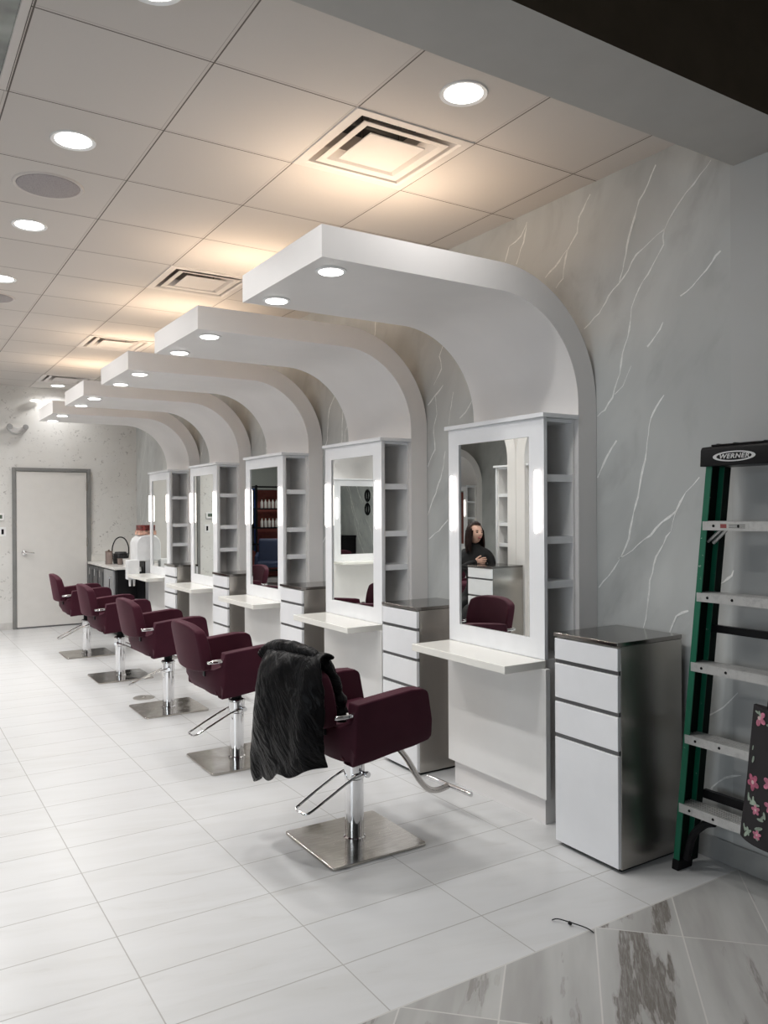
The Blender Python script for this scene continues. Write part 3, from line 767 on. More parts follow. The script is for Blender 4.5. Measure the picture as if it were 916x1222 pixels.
cool_w = plain('cooler_white_plastic', (.78, .79, .80), .3)
t_ = thing('water_cooler', 'tall white water dispenser with black recess, beside the farthest station', 'water cooler', (2.545, 9.60, 0))
bm = B(); prism(bm, [(.0, .93), (0.0, 1.14), (.02, 1.19), (.06, 1.225), (.12, 1.235), (.5, 1.235), (.5, .93)], 'y', -.15, .15); obj('head', bm, cool_w, t_, bevel=.01)
bm = B(); quad_box(bm, .10, .5, -.148, .148, .44, .93); obj('body', bm, plain('cooler_side_grey', (.55, .56, .58), .35), t_)
bm = B(); quad_box(bm, .085, .0995, -.15, .15, .445, .925); obj('recess', bm, black_pl, t_)
bm = B(); prism(bm, [(0, 0), (0, .44), (.03, .455), (.5, .455), (.5, 0)], 'y', -.15, .15); obj('base_housing', bm, cool_w, t_, bevel=.008)
bm = B(); quad_box(bm, .16, .27, -.1515, -.1478, .83, .885); obj('warning_sticker', bm, plain('yellow_sticker', (.75, .50, .03), .5), t_)
bm = B(); quad_box(bm, .16, .30, -.1525, -.1500, 1.20, 1.21); obj('vent_slot', bm, black_pl, t_)
for y in (-.05, .03):
    bm = B(); lathe(bm, [(.012, 0), (.014, .05), (.010, .055)], 12, (.07, y, .80)); obj('tap', bm, trim_w, t_, smooth=True)
t_ = thing('towel_dispenser', 'white box dispenser fixed at the front of the water cooler', 'dispenser', (2.455, 9.50, .70))
bm = B(); quad_box(bm, -.03, .11, -.095, .01, .02, .25); obj('housing', bm, cool_w, t_, bevel=.01)
for i in (0, 1):
    bm = B(); lathe(bm, [(.012, -.06), (.017, .019), (.015, .019)], 14, (.012 + i * .045, -.04, 0)); obj('nozzle', bm, trim_w, t_, smooth=True)
def carton(name, lb, col, z, h, dx=0):
    bm = B(); quad_box(bm, 2.59 + dx, 2.86, 9.48, 9.70, z, z + h)
    tag(obj(name, bm, col, bevel=.002), lb, 'box', 'boxes on the water cooler')
carton('snack_box', 'pale pink printed box lying on top of the water cooler', plain('pink_print', (.55, .33, .25), .5, var=.5, scale=30), 1.2365, .05)
carton('snack_box', 'dark red printed box stacked on the pale pink box', plain('red_print', (.16, .03, .025), .5, var=.9, scale=30), 1.2875, .065, .015)
t_ = thing('wire_basket', 'black wire basket with tall arched handle on the white stone counter', 'basket', (2.62, 10.50, .846))
bm = B()
for z, r in ((.0, .085), (.05, .095), (.12, .105)):
    tube(bm, [(r * math.cos(2 * PI * k / 24), r * 1.1 * math.sin(2 * PI * k / 24), z + .004) for k in range(24)], .004, 6, closed=True)
for k in range(18):
    a = 2 * PI * k / 18; tube(bm, [(.085 * math.cos(a), .0935 * math.sin(a), .004), (.105 * math.cos(a + .17), .1155 * math.sin(a + .17), .124)], .003, 5)
obj('wire_body', bm, black_pl, t_, smooth=True)
bm = B(); tube(bm, smooth_path([(-.105, 0, .12), (-.10, 0, .22), (-.06, 0, .31), (0, 0, .34), (.06, 0, .31), (.10, 0, .22), (.105, 0, .12)], 6), .008, 8); obj('handle', bm, black_pl, t_, smooth=True)
bm = B(); lathe(bm, [(.08, .006), (.09, .1), (.07, .15)], 20); obj('liner', bm, plain('basket_liner_black', (.03, .03, .032), .6), t_, smooth=True)
def glass_mat():
    t = NT('smoky_glass'); v = t.objc()[0]
    return t.set(t.mix(t.noise(v, 4), (.42, .33, .30), (.5, .40, .36)), .05, 0.0, Transmission_Weight=.55)
t_ = thing('glass_canister', 'tall brownish glass canister at the left end of the stone counter', 'canister', (2.455, 10.42, .8465))
bm = B(); lathe(bm, [(.042, 0), (.045, .01), (.045, .15), (.043, .155)], 24); obj('jar', bm, glass_mat(), t_, smooth=True)
bm = B(); lathe(bm, [(.046, .156), (.046, .166), (.01, .172), (.012, .185)], 24); obj('lid', bm, plain('bronze_lid', (.25, .17, .13), .3, .8), t_, smooth=True)
for i, (x, y) in enumerate(((2.55, 10.25), (2.60, 10.17), (2.66, 10.22))):
    bm = B(); lathe(bm, [(.028, 0), (.036, .075), (.037, .078), (.033, .078), (.025, .006)], 20, (x, y, .8465))
    tag(obj('cup', bm, plain('white_cup_ceramic', (.7, .68, .66), .25) if i else glass_mat(), smooth=True), ['glass tumbler on the stone counter before the wire basket', 'white cup on the counter before the wire basket, nearest', 'white cup on the counter before the wire basket, rear right'][i], 'cup', 'cups on the stone counter')

# ------------------------------------------------------------------ ladder
def mk_fg():
    t = NT('chipped_green_fibreglass'); v = t.pos()[0]
    f = t.noise(v, 38, 5, .65)
    return t.set(t.mix(t.ramp(f, .66, .70), (.004, .115, .062), (.35, .42, .38)), .42)
fg = mk_fg()
fg_shade = plain('rail_green_painted_shade', (.001, .008, .005), .6, Specular_IOR_Level=.15)  # rail green darkened to paint in shade on webs and rear legs
alu = NT('worn_aluminium'); _v = alu.pos()[0]
_f = alu.noise(_v, 30, 5, .7)
alu.set(alu.mix(alu.ramp(_f, .25, .55), (.42, .42, .42), (.56, .56, .55)), .42, .6); alu = alu.m
t_ = thing('stepladder', 'green fibreglass stepladder with black top, leaning folded against the wall', 'ladder', (0, 0, 0))
def ry(z): return 2.172 - .0895 * z      # outer face of the far rail
def rx(z): return 2.800 + .0160 * z
def rn(z): return 1.52 + .0895 * z + .02
def sheared_box(bm, xa, xb, ya, yb, za, zb, fx, fy, mi=0):
    vs = [bm.verts.new((fx(z) + x, fy(z) + y, z)) for z in (za, zb) for y in (ya, yb) for x in (xa, xb)]
    for f in ((0, 2, 3, 1), (4, 5, 7, 6), (0, 1, 5, 4), (2, 6, 7, 3), (0, 4, 6, 2), (1, 3, 7, 5)): bm.faces.new([vs[i] for i in f]).material_index = mi
for s, fy in ((1, ry), (-1, rn)):
    bm = B()
    a, b = (-.027, 0) if s > 0 else (0, .027)
    sheared_box(bm, 0, .005, a, b, .03, 1.69, rx, fy)           # front flange
    w0, w1 = (-.005, 0) if s > 0 else (0, .005)
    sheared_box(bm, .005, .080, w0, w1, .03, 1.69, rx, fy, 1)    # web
    sheared_box(bm, .080, .085, a, b, .03, 1.69, rx, fy)         # rear flange
    r_ = obj('side_rail', bm, [fg, fg_shade], t_)
    bm = B(); sheared_box(bm, -.004, .09, a - .003, b + .003, 0.0, .045, rx, fy); obj('rubber_foot', bm, black_rub, r_, bevel=.004)
for z in (1.459, 1.168, .880, .577, .286):
    ya = rn(z) + .006; yb = ry(z) - .007; X = rx(z)
    bm = B()
    quad_box(bm, X - .004, X + .002, ya, yb, z - .036, z)
    quad_box(bm, X + .002, X + .078, ya, yb, z - .006, z - .002)
    quad_box(bm, X + .074, X + .080, ya, yb, z - .030, z - .002)
    for k in range(5): quad_box(bm, X + .004 + k * .016, X + .012 + k * .016, ya, yb, z - .002, z + .0015)
    sp = obj('step', bm, alu, t_)
    for y in (yb - .05, yb - .16, ya + .05):
        bm = B(); lathe(bm, [(.006, 0), (.005, .002)], 10, (X - .004, y, z - .018), M=Matrix.Rotation(-PI / 2, 3, 'Y'))
        obj('rivet', bm, black_pl, sp, smooth=True)
z = 1.459; X = rx(z)
bm = B(); quad_box(bm, X - .0052, X - .0041, 1.83, 1.955, z - .029, z - .006, 0)
quad_box(bm, X - .0058, X - .0052, 1.925, 1.952, z - .026, z - .010, 1)
for k in range(3): quad_box(bm, X - .0058, X - .0052, 1.845, 1.915, z - .025 + k * .006, z - .023 + k * .006, 2)
obj('warning_label', bm, [plain('label_silver', (.5, .5, .48), .5), plain('label_red', (.25, .05, .05), .5), black_pl], t_)
for s, fy in ((1, ry), (-1, rn)):
    y = fy(1.40) - s * .012
    bm = B(); tube(bm, [(X + .03, y, 1.375), (X + .03, y - s * .06, 1.425)], .006, 6); obj('spreader_brace', bm, alu, t_, smooth=True)
bm = B(); tube(bm, [(X + .055, ry(1.4) - .02, 1.37), (X + .055, ry(1.4) - .085, 1.43)], .008, 6)
obj('spreader_brace', bm, alu, t_, smooth=True)
# moulded top cap
cz0, cz1 = 1.680, 1.762
def make_cap():
    bm = B(); xa, xb = 2.812, 2.975; ya, yb = 1.652, 2.040
    prism(bm, [(xa, cz0), (xa + .004, cz1 - .016), (xa + .012, cz1 - .004), (xa + .04, cz1), (xb - .01, cz1), (xb, cz1 - .01), (xb, cz0 + .01), (xb - .01, cz0)], 'y', ya, yb)
    for y in (ya + .055, ya + .13, yb - .13, yb - .055):
        quad_box(bm, xa + .035, xb - .02, y - .006, y + .006, cz1 - .001, cz1 + .010)
    quad_box(bm, xa + .03, xa + .045, ya + .03, yb - .03, cz1 - .001, cz1 + .007)
    n = 28
    c_ = ((xa + xb) / 2 + .008, (ya + yb) / 2)
    tube(bm, [(c_[0] + .038 * math.cos(2 * PI * k / n), c_[1] + .085 * math.sin(2 * PI * k / n), cz1 + .004) for k in range(n)], .006, 6, closed=True)
    cap = obj('top_cap', bm, black_pl, t_, bevel=.005, smooth=50)
    bm = B(); cy, cz = 1.888, 1.7155
    def ring(a, b, a2, b2, x):
        o = [bm.verts.new((x, cy + a * math.cos(2 * PI * k / 40), cz + b * math.sin(2 * PI * k / 40))) for k in range(40)]
        i = [bm.verts.new((x, cy + a2 * math.cos(2 * PI * k / 40), cz + b2 * math.sin(2 * PI * k / 40))) for k in range(40)]
        for k in range(40): bm.faces.new((o[k], o[(k + 1) % 40], i[(k + 1) % 40], i[k]))
    ring(.092, .0205, .076, .0155, 2.8115)
    silver = plain('logo_silver', (.62, .62, .62), .4)
    obj('logo_ring', bm, silver, cap)
    cu = bpy.data.curves.new('lettering', 'FONT'); cu.body = 'WERNER'; cu.size = .0255; cu.align_x = 'CENTER'; cu.align_y = 'CENTER'; cu.extrude = .0004; cu.shear = .25; cu.offset = .0006
    cu.space_character = 1.12
    tx = bpy.data.objects.new('lettering', cu); C.objects.link(tx); cu.materials.append(silver)
    tx.rotation_euler = (PI / 2, 0, -PI / 2); tx.location = (2.8112, cy, cz); tx.parent = cap
    tx.scale = (1.18, 1, 1)
    bpy.context.view_layer.update()
    dg = bpy.context.evaluated_depsgraph_get(); me = bpy.data.meshes.new_from_object(tx.evaluated_get(dg))
    ly = bpy.data.objects.new('brand_lettering', me); C.objects.link(ly); ly.parent = cap; ly.location = tx.location; ly.rotation_euler = tx.rotation_euler; ly.scale = tx.scale
    bpy.data.objects.remove(tx)
make_cap()
# folded rear frame
for s, fy in ((1, ry), (-1, rn)):
    bm = B(); a, b = (-.020, -.002) if s > 0 else (.002, .020)
    sheared_box(bm, .090, .138, a, b, .02, 1.68, rx, fy); obj('rear_leg', bm, fg_shade, t_, bevel=.002)
for a in ((1.60, 2.10, .30, .335), (1.64, 2.06, 1.0, 1.03)):
    bm = B(); quad_box(bm, 2.905, 2.925, *a); obj('rear_crossbar', bm, black_pl, t_)
bm = B(); tube(bm, smooth_path([(2.83, 2.125, .05), (2.83, 2.110, .11), (2.825, 2.085, .17), (2.825, 2.035, .225), (2.825, 1.99, .245)], 5), .016, 8); obj('foot_brace', bm, black_rub, t_, smooth=True)
bm = B(); tube(bm, [(2.84, 1.79, .245), (2.87, 1.70, .13), (2.88, 1.64, .03)], .012, 8); obj('foot_brace', bm, black_rub, t_, smooth=True)

# floral tote bag hanging on the ladder, mostly outside the frame
t_ = thing('floral_bag', 'black tote bag printed with pink flowers hanging from the ladder', 'bag', (2.735, 1.60, 0))
bm = B(); ny, nz = 24, 20
def bag(u, v, s):
    w = .200 - .055 * v; y = .01 + u * w; z = .285 + v * .50 - .012 * (1 - u * u)
    th = .045 * (1 - abs(u) ** 4) * (.35 + .65 * (1 - v)) + .008
    x = -s * th + .006 * noise.noise(Vector((y * 8, z * 8, s)))
    return (x, y, z)
G = [[[bm.verts.new(bag(-1 + 2 * i / ny, j / nz, s)) for j in range(nz + 1)] for i in range(ny + 1)] for s in (-1, 1)]
for s in (0, 1):
    for i in range(ny):
        for j in range(nz): bm.faces.new((G[s][i][j], G[s][i + 1][j], G[s][i + 1][j + 1], G[s][i][j + 1]))
for i in range(ny):
    for j in (0, nz): bm.faces.new((G[0][i][j], G[0][i + 1][j], G[1][i + 1][j], G[1][i][j]))
for j in range(nz):
    for i in (0, ny): bm.faces.new((G[0][i][j], G[0][i][j + 1], G[1][i][j + 1], G[1][i][j]))
# printed flowers: petals lying on the front
rb = random.Random(3)
def petal(cy, cz, ry_, rz_, ang, mi, lift):
    vs = []
    for k in range(10):
        a = 2 * PI * k / 10; py = ry_ * math.cos(a); pz = rz_ * math.sin(a)
        yy = cy + py * math.cos(ang) - pz * math.sin(ang); zz = cz + py * math.sin(ang) + pz * math.cos(ang)
        v = (zz - .285) / .50; w = .200 - .055 * v; u = (yy - .01) / w
        if abs(u) > .95 or v < .02 or v > .97: 
            for q in vs: bm.verts.remove(q)
            return
        vs.append(bm.verts.new((bag(u, v, 1)[0] - .0012 - lift, yy, zz)))
    bm.faces.new(vs).material_index = mi
for k in range(75):
    cy = rb.uniform(-.17, .2); cz = rb.uniform(.30, .78); r_ = rb.uniform(.010, .020); a0 = rb.uniform(0, 6)
    if rb.random() < .55:
        m_ = rb.choice((1, 2, 1)); lf = k * .00003
        for p in range(5):
            a = a0 + 2 * PI * p / 5; petal(cy + r_ * math.cos(a), cz + r_ * math.sin(a), r_ * .75, r_ * .55, a, m_, lf)
        petal(cy, cz, r_ * .4, r_ * .4, 0, 4, lf + .0003)
    else:
        for p in range(3): petal(cy + r_ * p * .8 * math.cos(a0), cz + r_ * p * .8 * math.sin(a0), r_ * .9, r_ * .32, a0 + (p - 1) * .9, 3, k * .00003)
obj('bag_body', bm, [plain('bag_black_cloth', (.012, .010, .012), .7), plain('flower_pink', (.50, .16, .24), .7, var=.3, scale=60), plain('flower_rose', (.36, .09, .15), .7, var=.3, scale=60), plain('leaf_grey_green', (.25, .31, .25), .7, var=.3, scale=60), plain('flower_heart', (.55, .4, .4), .7)], t_, smooth=30)
bm = B(); tube(bm, smooth_path([(0, -.09, .77), (.005, -.07, .90), (.06, -.02, 1.19), (.06, .02, 1.19), (.005, .08, .90), (0, .10, .77)], 6), .007, 8); obj('strap', bm, black_rub, t_, smooth=True)

# ------------------------------------------------------------------ salon beyond the frame, seen in the mirrors
def island(xc, yc, lbA, lbB, two=True):
    # stations standing back to back; local station faces -x, so rotate it to face -y / +y
    def place(sgn, lb):
        s = dup(st0, (0, 0, 0), 0, lb, 'styling stations across the aisle')
        # station local origin is on its face plane, local +x goes into the wall
        s.rotation_euler = (0, 0, PI / 2 if sgn < 0 else -PI / 2); s.location = (xc, yc + sgn * .35, 0)
        c = dup(can0, (0, 0, 0), 0, lb.replace('styling station', 'curved canopy'), 'curved canopies across the aisle')
        # canopy geometry is in world coordinates around (3.03, 3.1975)
        R = Matrix.Rotation(PI / 2 if sgn < 0 else -PI / 2, 4, 'Z')
        M = Matrix.Translation((xc, yc, 0)) @ R @ Matrix.Translation((-3.03, -3.1975, 0))
        c.location = M.to_translation(); c.rotation_euler = M.to_euler()
    place(-1, lbB)
    if two: place(1, lbA)
island(-.465, 6.08, 'styling station across the aisle facing the far wall, seen in the nearest mirror', 'styling station across the aisle facing the camera end, edge of nearest mirror')
island(-.465, 10.30, '', 'styling station across the aisle framed in the second mirror', two=False)
s_ = dup(st0, (-3.80, 12.0, 0), PI, 'distant styling station on the left wall, seen at the edge of the nearest mirror', 'styling stations across the aisle')
c_ = dup(can0, (LX + .005, 0, 0), 0, 'distant curved canopy on the left wall, seen in the nearest mirror', 'curved canopies across the aisle')
M = Matrix.Translation((LX, 12.0, 0)) @ Matrix.Rotation(PI, 4, 'Z') @ Matrix.Translation((-3.03, -3.1975, 0)); c_.location = M.to_translation(); c_.rotation_euler = (0, 0, PI)
dup(cb0, (.360, 6.155, 0), PI, 'drawer cabinet across the aisle with the seated woman behind it, seen in the nearest mirror', 'drawer cabinets across the aisle')
cb_ = [c_]
for yy in (6.08 - 1.427, 6.08 + 1.427, 10.30 - 1.427):
    for dx in (-.2715, .2715): area_disc('canopy_lamp', (-.465 + dx, yy, 2.505), .048, 3.0, COOL, spread=math.radians(150))
ch_ = dup(ch0, (-2.7, 12.0, 0), PI, 'burgundy salon chair in front of the distant left-wall station', 'burgundy salon chairs across the salon')
ch_ = dup(ch0, (-1.0, 8.15, 0), -PI / 2, 'burgundy salon chair across the aisle at the left edge of the nearest mirror', 'burgundy salon chairs across the salon')

# far lounge: armchair, shelf unit, window
navy = plain('navy_velvet', (.015, .028, .075), .55); oak = plain('pale_oak', (.42, .28, .16), .5)
t_ = thing('armchair', 'navy blue armchair on pale wooden legs, seen in the third mirror', 'armchair', (-1.45, 15.1, 0), .5)
bm = B(); quad_box(bm, -.29, .29, -.27, .28, .36, .48); obj('seat', bm, navy, t_, bevel=.03, seg=3)
bm = B(); prism(bm, [(.20, .42), (.33, .42), (.40, .90), (.34, .95), (.28, .90)], 'x', -.30, .30); obj('backrest', bm, navy, t_, bevel=.03, seg=3)
for s in (-1, 1):
    bm = B(); prism(bm, [(-.22, .40), (.28, .40), (.30, .66), (-.18, .60)], 'x', s * .31 - .035, s * .31 + .035); obj('armrest', bm, navy, t_, bevel=.02)
for sx in (-1, 1):
    for sy in (-1, 1):
        bm = B(); tube(bm, [(sx * .27, sy * .25, 0), (sx * .22, sy * .20, .37)], [.011, .018], 8); obj('leg', bm, oak, t_, smooth=True)
t_ = thing('shelf_unit', 'tall black metal shelf unit holding white bottles, seen in the third mirror', 'shelf unit', (-2.2, 16.75, 0))
bm = B()
for sx in (-.45, .45):
    for sy in (-.15, .15): quad_box(bm, sx - .02, sx + .02, sy - .02, sy + .02, 0, 2.10)
obj('frame', bm, black_pl, t_)
for z in (.15, .75, 1.12, 1.55, 2.05):
    bm = B(); quad_box(bm, -.46, .46, -.16, .16, z, z + .03); obj('shelf', bm, black_pl, t_)
bw = plain('white_bottle', (.75, .72, .68), .3)
bot = None
for z in (1.15, 1.58):
    for k in range(8):
        if bot is None:
            bm = B(); lathe(bm, [(.030, 0), (.033, .01), (.033, .14), (.012, .17), (.012, .20)], 12); bot = obj('bottle', bm, bw, smooth=True); o_ = bot
        else: o_ = bot.copy(); C.objects.link(o_)
        o_.location = (-2.55 + .09 * k, 16.68, z)
        tag(o_, 'white product bottle on the black shelf unit, seen in the third mirror', 'bottle', 'white bottles on the shelf unit')
bm = B(); quad_box(bm, -1.86, -1.50, FY - .04, FY - .001, .62, 2.0)
w_ = struct(obj('window_1', bm, plain('window_dark_glass', (.05, .05, .06), .1)))
bm = B(); blue = plain('blue_masking_tape', (.02, .12, .55), .6)
for a in ((-1.90, -1.86, .6, 2.02), (-1.50, -1.46, .6, 2.02), (-1.90, -1.46, 2.0, 2.04)): quad_box(bm, a[0], a[1], FY - .045, FY - .001, a[2], a[3])
obj('window_tape', bm, blue, w_)
bm = B(); quad_box(bm, .55, .60, FY - .03, FY - .001, .3, 2.05); quad_box(bm, .55, 1.2, FY - .03, FY - .001, 2.0, 2.05)
w_ = struct(obj('window_2', bm, blue))
t_ = thing('side_table', 'small dark side table beside the navy armchair', 'table', (-2.35, 14.9, 0))
bm = B(); lathe(bm, [(.24, .50), (.25, .51), (.25, .53)], 24); obj('tabletop', bm, black_pl, t_, smooth=40)
for k in range(3):
    a = 2.1 * k; bm = B(); tube(bm, [(.2 * math.cos(a), .2 * math.sin(a), 0), (.08 * math.cos(a), .08 * math.sin(a), .5)], .012, 8); obj('leg', bm, oak, t_, smooth=True)
t_ = thing('reception_desk', 'low black reception desk in the lobby behind the camera', 'desk', (-1.2, -2.2, 0))
bm = B(); quad_box(bm, -.8, .8, -.3, .3, 0, 1.02); obj('carcass', bm, black_pl, t_, bevel=.005)
bm = B(); quad_box(bm, -.85, .85, -.34, .34, 1.021, 1.06); obj('worktop', bm, counter_m, t_, bevel=.004)
area_disc('window_daylight', (LX - .04, -.3, 1.75), 1.7, 46, (.84, .92, 1.0), rot=(0, -PI / 2, 0), size_y=3.0)
downlight(-.6, -.4, 3.55, .12, 'added round lobby lamp behind the camera, unseen', 6, 'added lobby lamps')  # unseen lobby lamp; the downlight fixture is added to carry it

# black wash-up corner on the left wall (seen in the second mirror's reflection)
t_ = thing('wash_counter', 'black counter against the left wall, seen deep in the second mirror', 'counter', (-3.85, 3.1, 0))
bm = B(); quad_box(bm, -.29, .25, -.5, .55, 0, .88); obj('carcass', bm, black_pl, t_, bevel=.004)
bm = B(); quad_box(bm, -.29, .28, -.52, .57, .881, .93); obj('worktop', bm, black_pl, t_, bevel=.004)
t_ = thing('wall_cabinet', 'tall black wall cabinet above the black counter', 'cabinet', (-4.0, 2.72, 0))
bm = B(); quad_box(bm, -.145, .12, -.2, .2, 1.2, 2.1); obj('carcass', bm, black_pl, t_, bevel=.004)
bm = B(); quad_box(bm, .121, .138, -.198, .198, 1.205, 2.095); obj('cabinet_door', bm, black_pl, t_, bevel=.003)
for z, lb in ((1.86, 'upper round black ornament on the veined left wall'), (1.55, 'lower round black ornament on the veined left wall')):
    bm = B(); tube(bm, [(LX + .02, 4.2 + .10 * math.cos(2 * PI * k / 24), z + .13 * math.sin(2 * PI * k / 24)) for k in range(24)], .018, 8, closed=True)
    tube(bm, [(LX + .02, 4.2, z - .12), (LX + .02, 4.2, z + .12)], .02, 8)
    tag(obj('wall_ornament', bm, black_pl, smooth=True), lb, 'wall ornament', 'black wall ornaments')
t_ = thing('wash_chair', 'low black padded chair beside the black counter', 'chair', (-3.15, 3.3, 0))
bm = B(); quad_box(bm, -.27, .25, -.27, .27, .30, .45); obj('seat', bm, black_pl, t_, bevel=.03, seg=3)
bm = B(); prism(bm, [(.20, .40), (.30, .40), (.38, .80), (.30, .83), (.24, .80)], 'y', -.27, .27); obj('backrest', bm, black_pl, t_, bevel=.03, seg=3)
bm = B(); quad_box(bm, -.22, .22, -.22, .22, 0, .30); obj('base', bm, black_pl, t_, bevel=.01)

# ------------------------------------------------------------------ seated woman (reflected in the nearest mirror)
skin = NT('skin'); skin.set(skin.mix(skin.noise(skin.objc()[0], 12), (.60, .36, .28), (.66, .41, .32)), .5); skin = skin.m
cloth = plain('black_jumper', (.005, .005, .006), .9, bump=.3)
hair_m = plain('dark_brown_hair', (.014, .006, .005), .6, var=.4, scale=30, Specular_IOR_Level=.15)
def skin_mesh(name, verts, edges, mat, parent, sub=2, root=0):
    me = bpy.data.meshes.new(name); me.from_pydata([v[0] for v in verts], edges, []); me.materials.append(mat)
    o = bpy.data.objects.new(name, me); C.objects.link(o); o.parent = parent
    m = o.modifiers.new('skin', 'SKIN'); m.use_smooth_shade = True
    if not me.skin_vertices: me.attributes
    sv = me.skin_vertices[0].data if me.skin_vertices else None
    return o, sv
def skinned(name, verts, edges, mat, parent, sub=2):
    o = bpy.data.objects.new(name, bpy.data.meshes.new(name)); me = o.data
    bm = bmesh.new(); lay = bm.verts.layers.skin.verify()
    vs = []
    for p, r in verts:
        v = bm.verts.new(p); rr = r if isinstance(r, tuple) else (r, r); v[lay].radius = rr; vs.append(v)
    vs[0][lay].use_root = True
    for a, b in edges: bm.edges.new((vs[a], vs[b]))
    bm.to_mesh(me); bm.free(); me.materials.append(mat); C.objects.link(o); o.parent = parent
    m = o.modifiers.new('skin', 'SKIN'); m.use_smooth_shade = True
    s = o.modifiers.new('sub', 'SUBSURF'); s.levels = sub; s.render_levels = sub
    return o
def make_person():
    t = thing('person', 'dark-haired woman in a black jumper sitting with arms crossed, seen in the nearest mirror', 'person', (.07, 6.57, 0), math.radians(-28))
    # local: faces +x, left is +y
    sh = 1.085; hp = .56
    V = [((-.02, 0, hp), (.115, .15)), ((-.03, 0, hp + .14), (.10, .125)), ((-.01, 0, hp + .30), (.11, .145)), ((0, 0, sh - .03), (.085, .12)), ((.0, 0, sh + .035), (.052, .055)), ((.012, 0, sh + .085), (.048, .048))]
    E = [(0, 1), (1, 2), (2, 3), (3, 4), (4, 5)]
    def add(p, r, a): V.append((p, r)); E.append((a, len(V) - 1)); return len(V) - 1
    for s in (-1, 1):
        a = add((-.005, s * .125, sh - .035), .058, 3); a = add((.0, s * .172, sh - .08), .052, a)
        a = add((.012, s * .195, sh - .17), .044, a); a = add((.045, s * .185, sh - .250), .040, a)
        a = add((.150, s * .10, sh - .205 + (.02 if s > 0 else 0)), .035, a); a = add((.185, -s * .005, sh - .165 + (.035 if s > 0 else 0)), .030, a)
        a = add((.190, -s * .075, sh - .150 + (.04 if s > 0 else 0)), .025, a)
        l = add((.10, s * .085, hp - .04), .082, 0); l = add((.27, s * .085, hp - .055), .070, l); l = add((.42, s * .08, hp - .06), .060, l)
        l = add((.44, s * .08, hp - .18), .052, l); l = add((.42, s * .08, .25), .050, l); l = add((.40, s * .08, .09), .038, l)
        l = add((.43, s * .08, .045), .036, l); l = add((.53, s * .085, .03), .030, l)
    body = skinned('clothed_body', V, E, cloth, t)
    body.name = 'body'
    # head, turned to her right
    R = Matrix.Rotation(math.radians(-60), 3, 'Z')
    hc = Vector((.018, 0, sh + .185))
    bm = B(); bmesh.ops.create_uvsphere(bm, u_segments=40, v_segments=28, radius=1)
    for v in bm.verts:
        p = v.co.copy(); x, y, z = p
        q = Vector((x * .092, y * .072, z * .112))
        if z < 0: q.y *= 1 - .26 * (-z) ** 1.4; q.x *= 1 - .12 * (-z) ** 2
        if x > 0:
            ang = y; 
            q.x += .020 * math.exp(-((y / .16) ** 2) - ((z + .12) / .16) ** 2)      # nose
            q.x += .010 * math.exp(-((y / .10) ** 2) - ((z - .05) / .2) ** 2)
            q.x -= .009 * math.exp(-(((abs(y) - .36) / .16) ** 2) - ((z - .08) / .12) ** 2)   # sockets
            q.x += .006 * math.exp(-((y / .28) ** 2) - ((z + .42) / .10) ** 2)      # lips
            q.x += .008 * math.exp(-((y / .3) ** 2) - ((z + .80) / .2) ** 2)        # chin
            q.x += .006 * math.exp(-(((abs(y) - .5) / .2) ** 2) - ((z + .2) / .2) ** 2)
        v.co = R @ q + hc
    for s in (-1, 1):   # ears
        bmesh.ops.create_uvsphere(bm, u_segments=12, v_segments=8, radius=1, matrix=Matrix.Translation(hc) @ R.to_4x4() @ Matrix.Translation((-.005, s * .073, -.005)) @ Matrix.Diagonal((.018, .008, .03, 1)))
    hd = obj('head', bm, skin, t, smooth=180)
    def patch(cx, cy, cz, rx_, ry_, rz_, mat, nm):
        bm = B(); bmesh.ops.create_uvsphere(bm, u_segments=14, v_segments=10, radius=1, matrix=Matrix.Translation(hc) @ R.to_4x4() @ Matrix.Translation((cx, cy, cz)) @ Matrix.Diagonal((rx_, ry_, rz_, 1)))
        obj(nm, bm, mat, hd, smooth=180)
    eye = plain('eye_dark', (.05, .035, .03), .2); lip = plain('lips', (.42, .10, .10), .4); teeth = plain('teeth', (.8, .78, .74), .3)
    for s in (-1, 1):
        patch(.077, s * .028, .008, .008, .013, .006, eye, 'eye'); patch(.079, s * .029, .026, .008, .017, .0035, hair_m, 'eyebrow')
    patch(.086, 0, -.047, .010, .024, .011, lip, 'mouth'); patch(.0915, 0, -.045, .005, .012, .003, teeth, 'teeth')
    # hair: cap plus long locks to the shoulders
    bm = B(); bmesh.ops.create_uvsphere(bm, u_segments=36, v_segments=24, radius=1)
    kill = []
    for v in bm.verts:
        x, y, z = v.co
        if x > .38 and z < .55 + .25 * abs(y) and abs(y) < .78: kill.append(v)
        elif z < -.62: kill.append(v)
        nse = 1 + .03 * noise.noise(Vector((x * 2, y * 9, z * 1.5)))
        q = Vector((x * .104 - .004, y * .086, z * .122 + .004)) * nse
        v.co = R @ q + hc
    bmesh.ops.delete(bm, geom=kill, context='VERTS')
    for k in range(26):
        a = math.radians(62 + 236 * k / 25); 
        top = Vector((.088 * math.cos(a), .080 * math.sin(a), .03)); 
        p1 = Vector((.094 * math.cos(a) - .003, .090 * math.sin(a), -.05)); p2 = Vector((.090 * math.cos(a) + .005 * math.sin(k), .100 * math.sin(a), -.13 )); p3 = Vector((.075 * math.cos(a) - .0, .095 * math.sin(a), -.19 - .02 * math.sin(k * 2.1)))
        pts = smooth_path([hc + R @ top, hc + R @ p1, hc + R @ p2, hc + R @ p3], 4)
        tube(bm, pts, [.016 - .010 * (i / (len(pts) - 1)) ** 2 for i in range(len(pts))], 7)
    obj('hair', bm, hair_m, t, smooth=60)
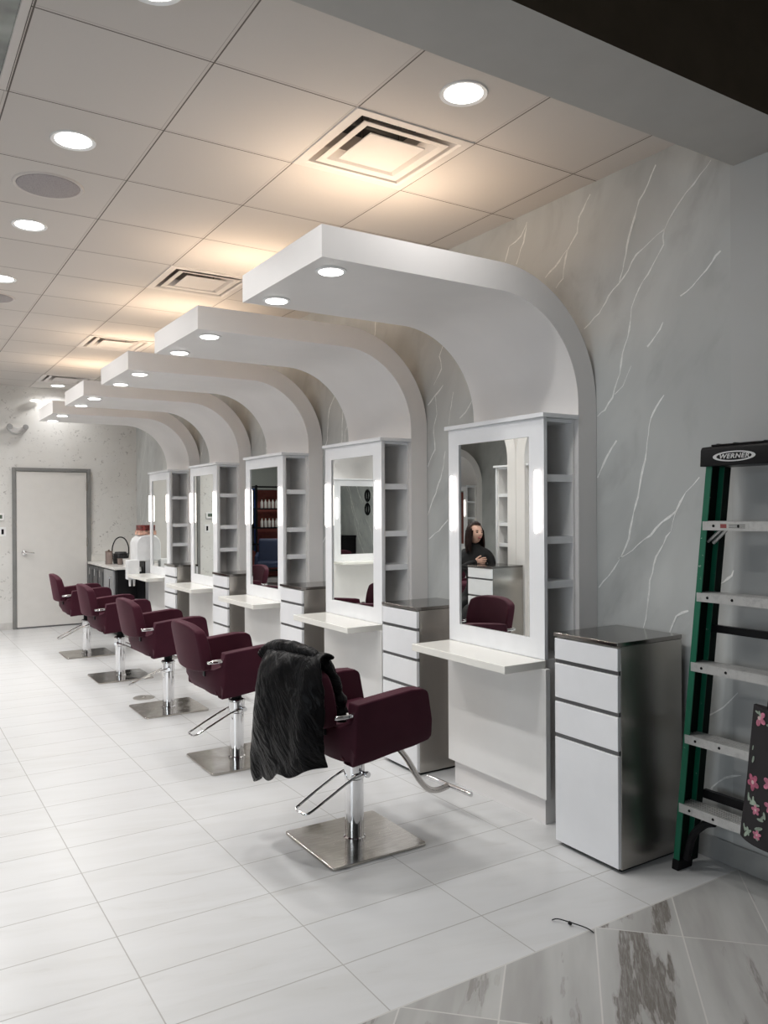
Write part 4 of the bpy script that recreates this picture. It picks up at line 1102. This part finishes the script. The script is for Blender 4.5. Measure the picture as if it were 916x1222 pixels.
    # hands, each palm and five fingers, tucked on the crossed arms
    for s in (-1, 1):
        zz = sh - .145 + (.042 if s > 0 else 0)
        base = Vector((.192, -s * .085, zz)); d = Vector((.0, -s, .12)).normalized(); up = Vector((0, 0, 1)); out = Vector((1, 0, 0))
        VV = [((base.x, base.y, base.z), .022)]; EE = []
        VV.append((tuple(base + d * .035), (.014, .030))); EE.append((0, 1))
        for f, (off, ln) in enumerate(((.028, .058), (.010, .068), (-.009, .063), (-.027, .050))):
            p = 1
            for q, (dist, bend) in enumerate(((.35, .0), (.70, -.010), (1.0, -.024))):
                pt = base + d * (.045 + ln * dist) + up * off + out * bend
                VV.append((tuple(pt), .0078 - .0008 * q)); EE.append((p, len(VV) - 1)); p = len(VV) - 1
        p = 0
        for dist, o2 in ((.022, .036), (.045, .048), (.062, .052)):
            VV.append((tuple(base + d * dist + up * o2 + out * .006), .0085)); EE.append((p, len(VV) - 1)); p = len(VV) - 1
        skinned('hand', VV, EE, skin, t, 2)
make_person()
t_ = thing('stool', 'round black stool under the seated woman', 'stool', (.085, 6.57, 0))
bm = B(); lathe(bm, [(.15, .40), (.165, .41), (.165, .445), (.15, .455)], 28); obj('seat', bm, black_pl, t_, smooth=50)
bm = B(); lathe(bm, [(.15, 0), (.15, .012), (.03, .03), (.025, .40)], 28); obj('base', bm, chrome, t_, smooth=50)

# ------------------------------------------------------------------ camera and world
w = bpy.data.worlds.new('World'); S.world = w; w.use_nodes = True
w.node_tree.nodes['Background'].inputs[0].default_value = (.6, .62, .65, 1); w.node_tree.nodes['Background'].inputs[1].default_value = .15
yaw, pitch, roll, f, hcam = (0.564792, -0.001578, -0.005357, 948.103783, 1.50884)
cy, sy = math.cos(yaw), math.sin(yaw)
fwd = Vector((sy * math.cos(pitch), cy * math.cos(pitch), math.sin(pitch)))
r = Vector((cy, -sy, 0)); u = r.cross(fwd)
cr, sr = math.cos(roll), math.sin(roll)
r2 = cr * r + sr * u; u2 = -sr * r + cr * u
cam = bpy.data.cameras.new('camera'); co = bpy.data.objects.new('camera', cam); C.objects.link(co)
M = Matrix((r2, u2, -fwd)).transposed().to_4x4(); M.translation = (0, 0, hcam); co.matrix_world = M
cam.sensor_fit = 'HORIZONTAL'; cam.sensor_width = 36; cam.lens = f / 916 * 36; cam.clip_start = .05; cam.clip_end = 100
S.camera = co
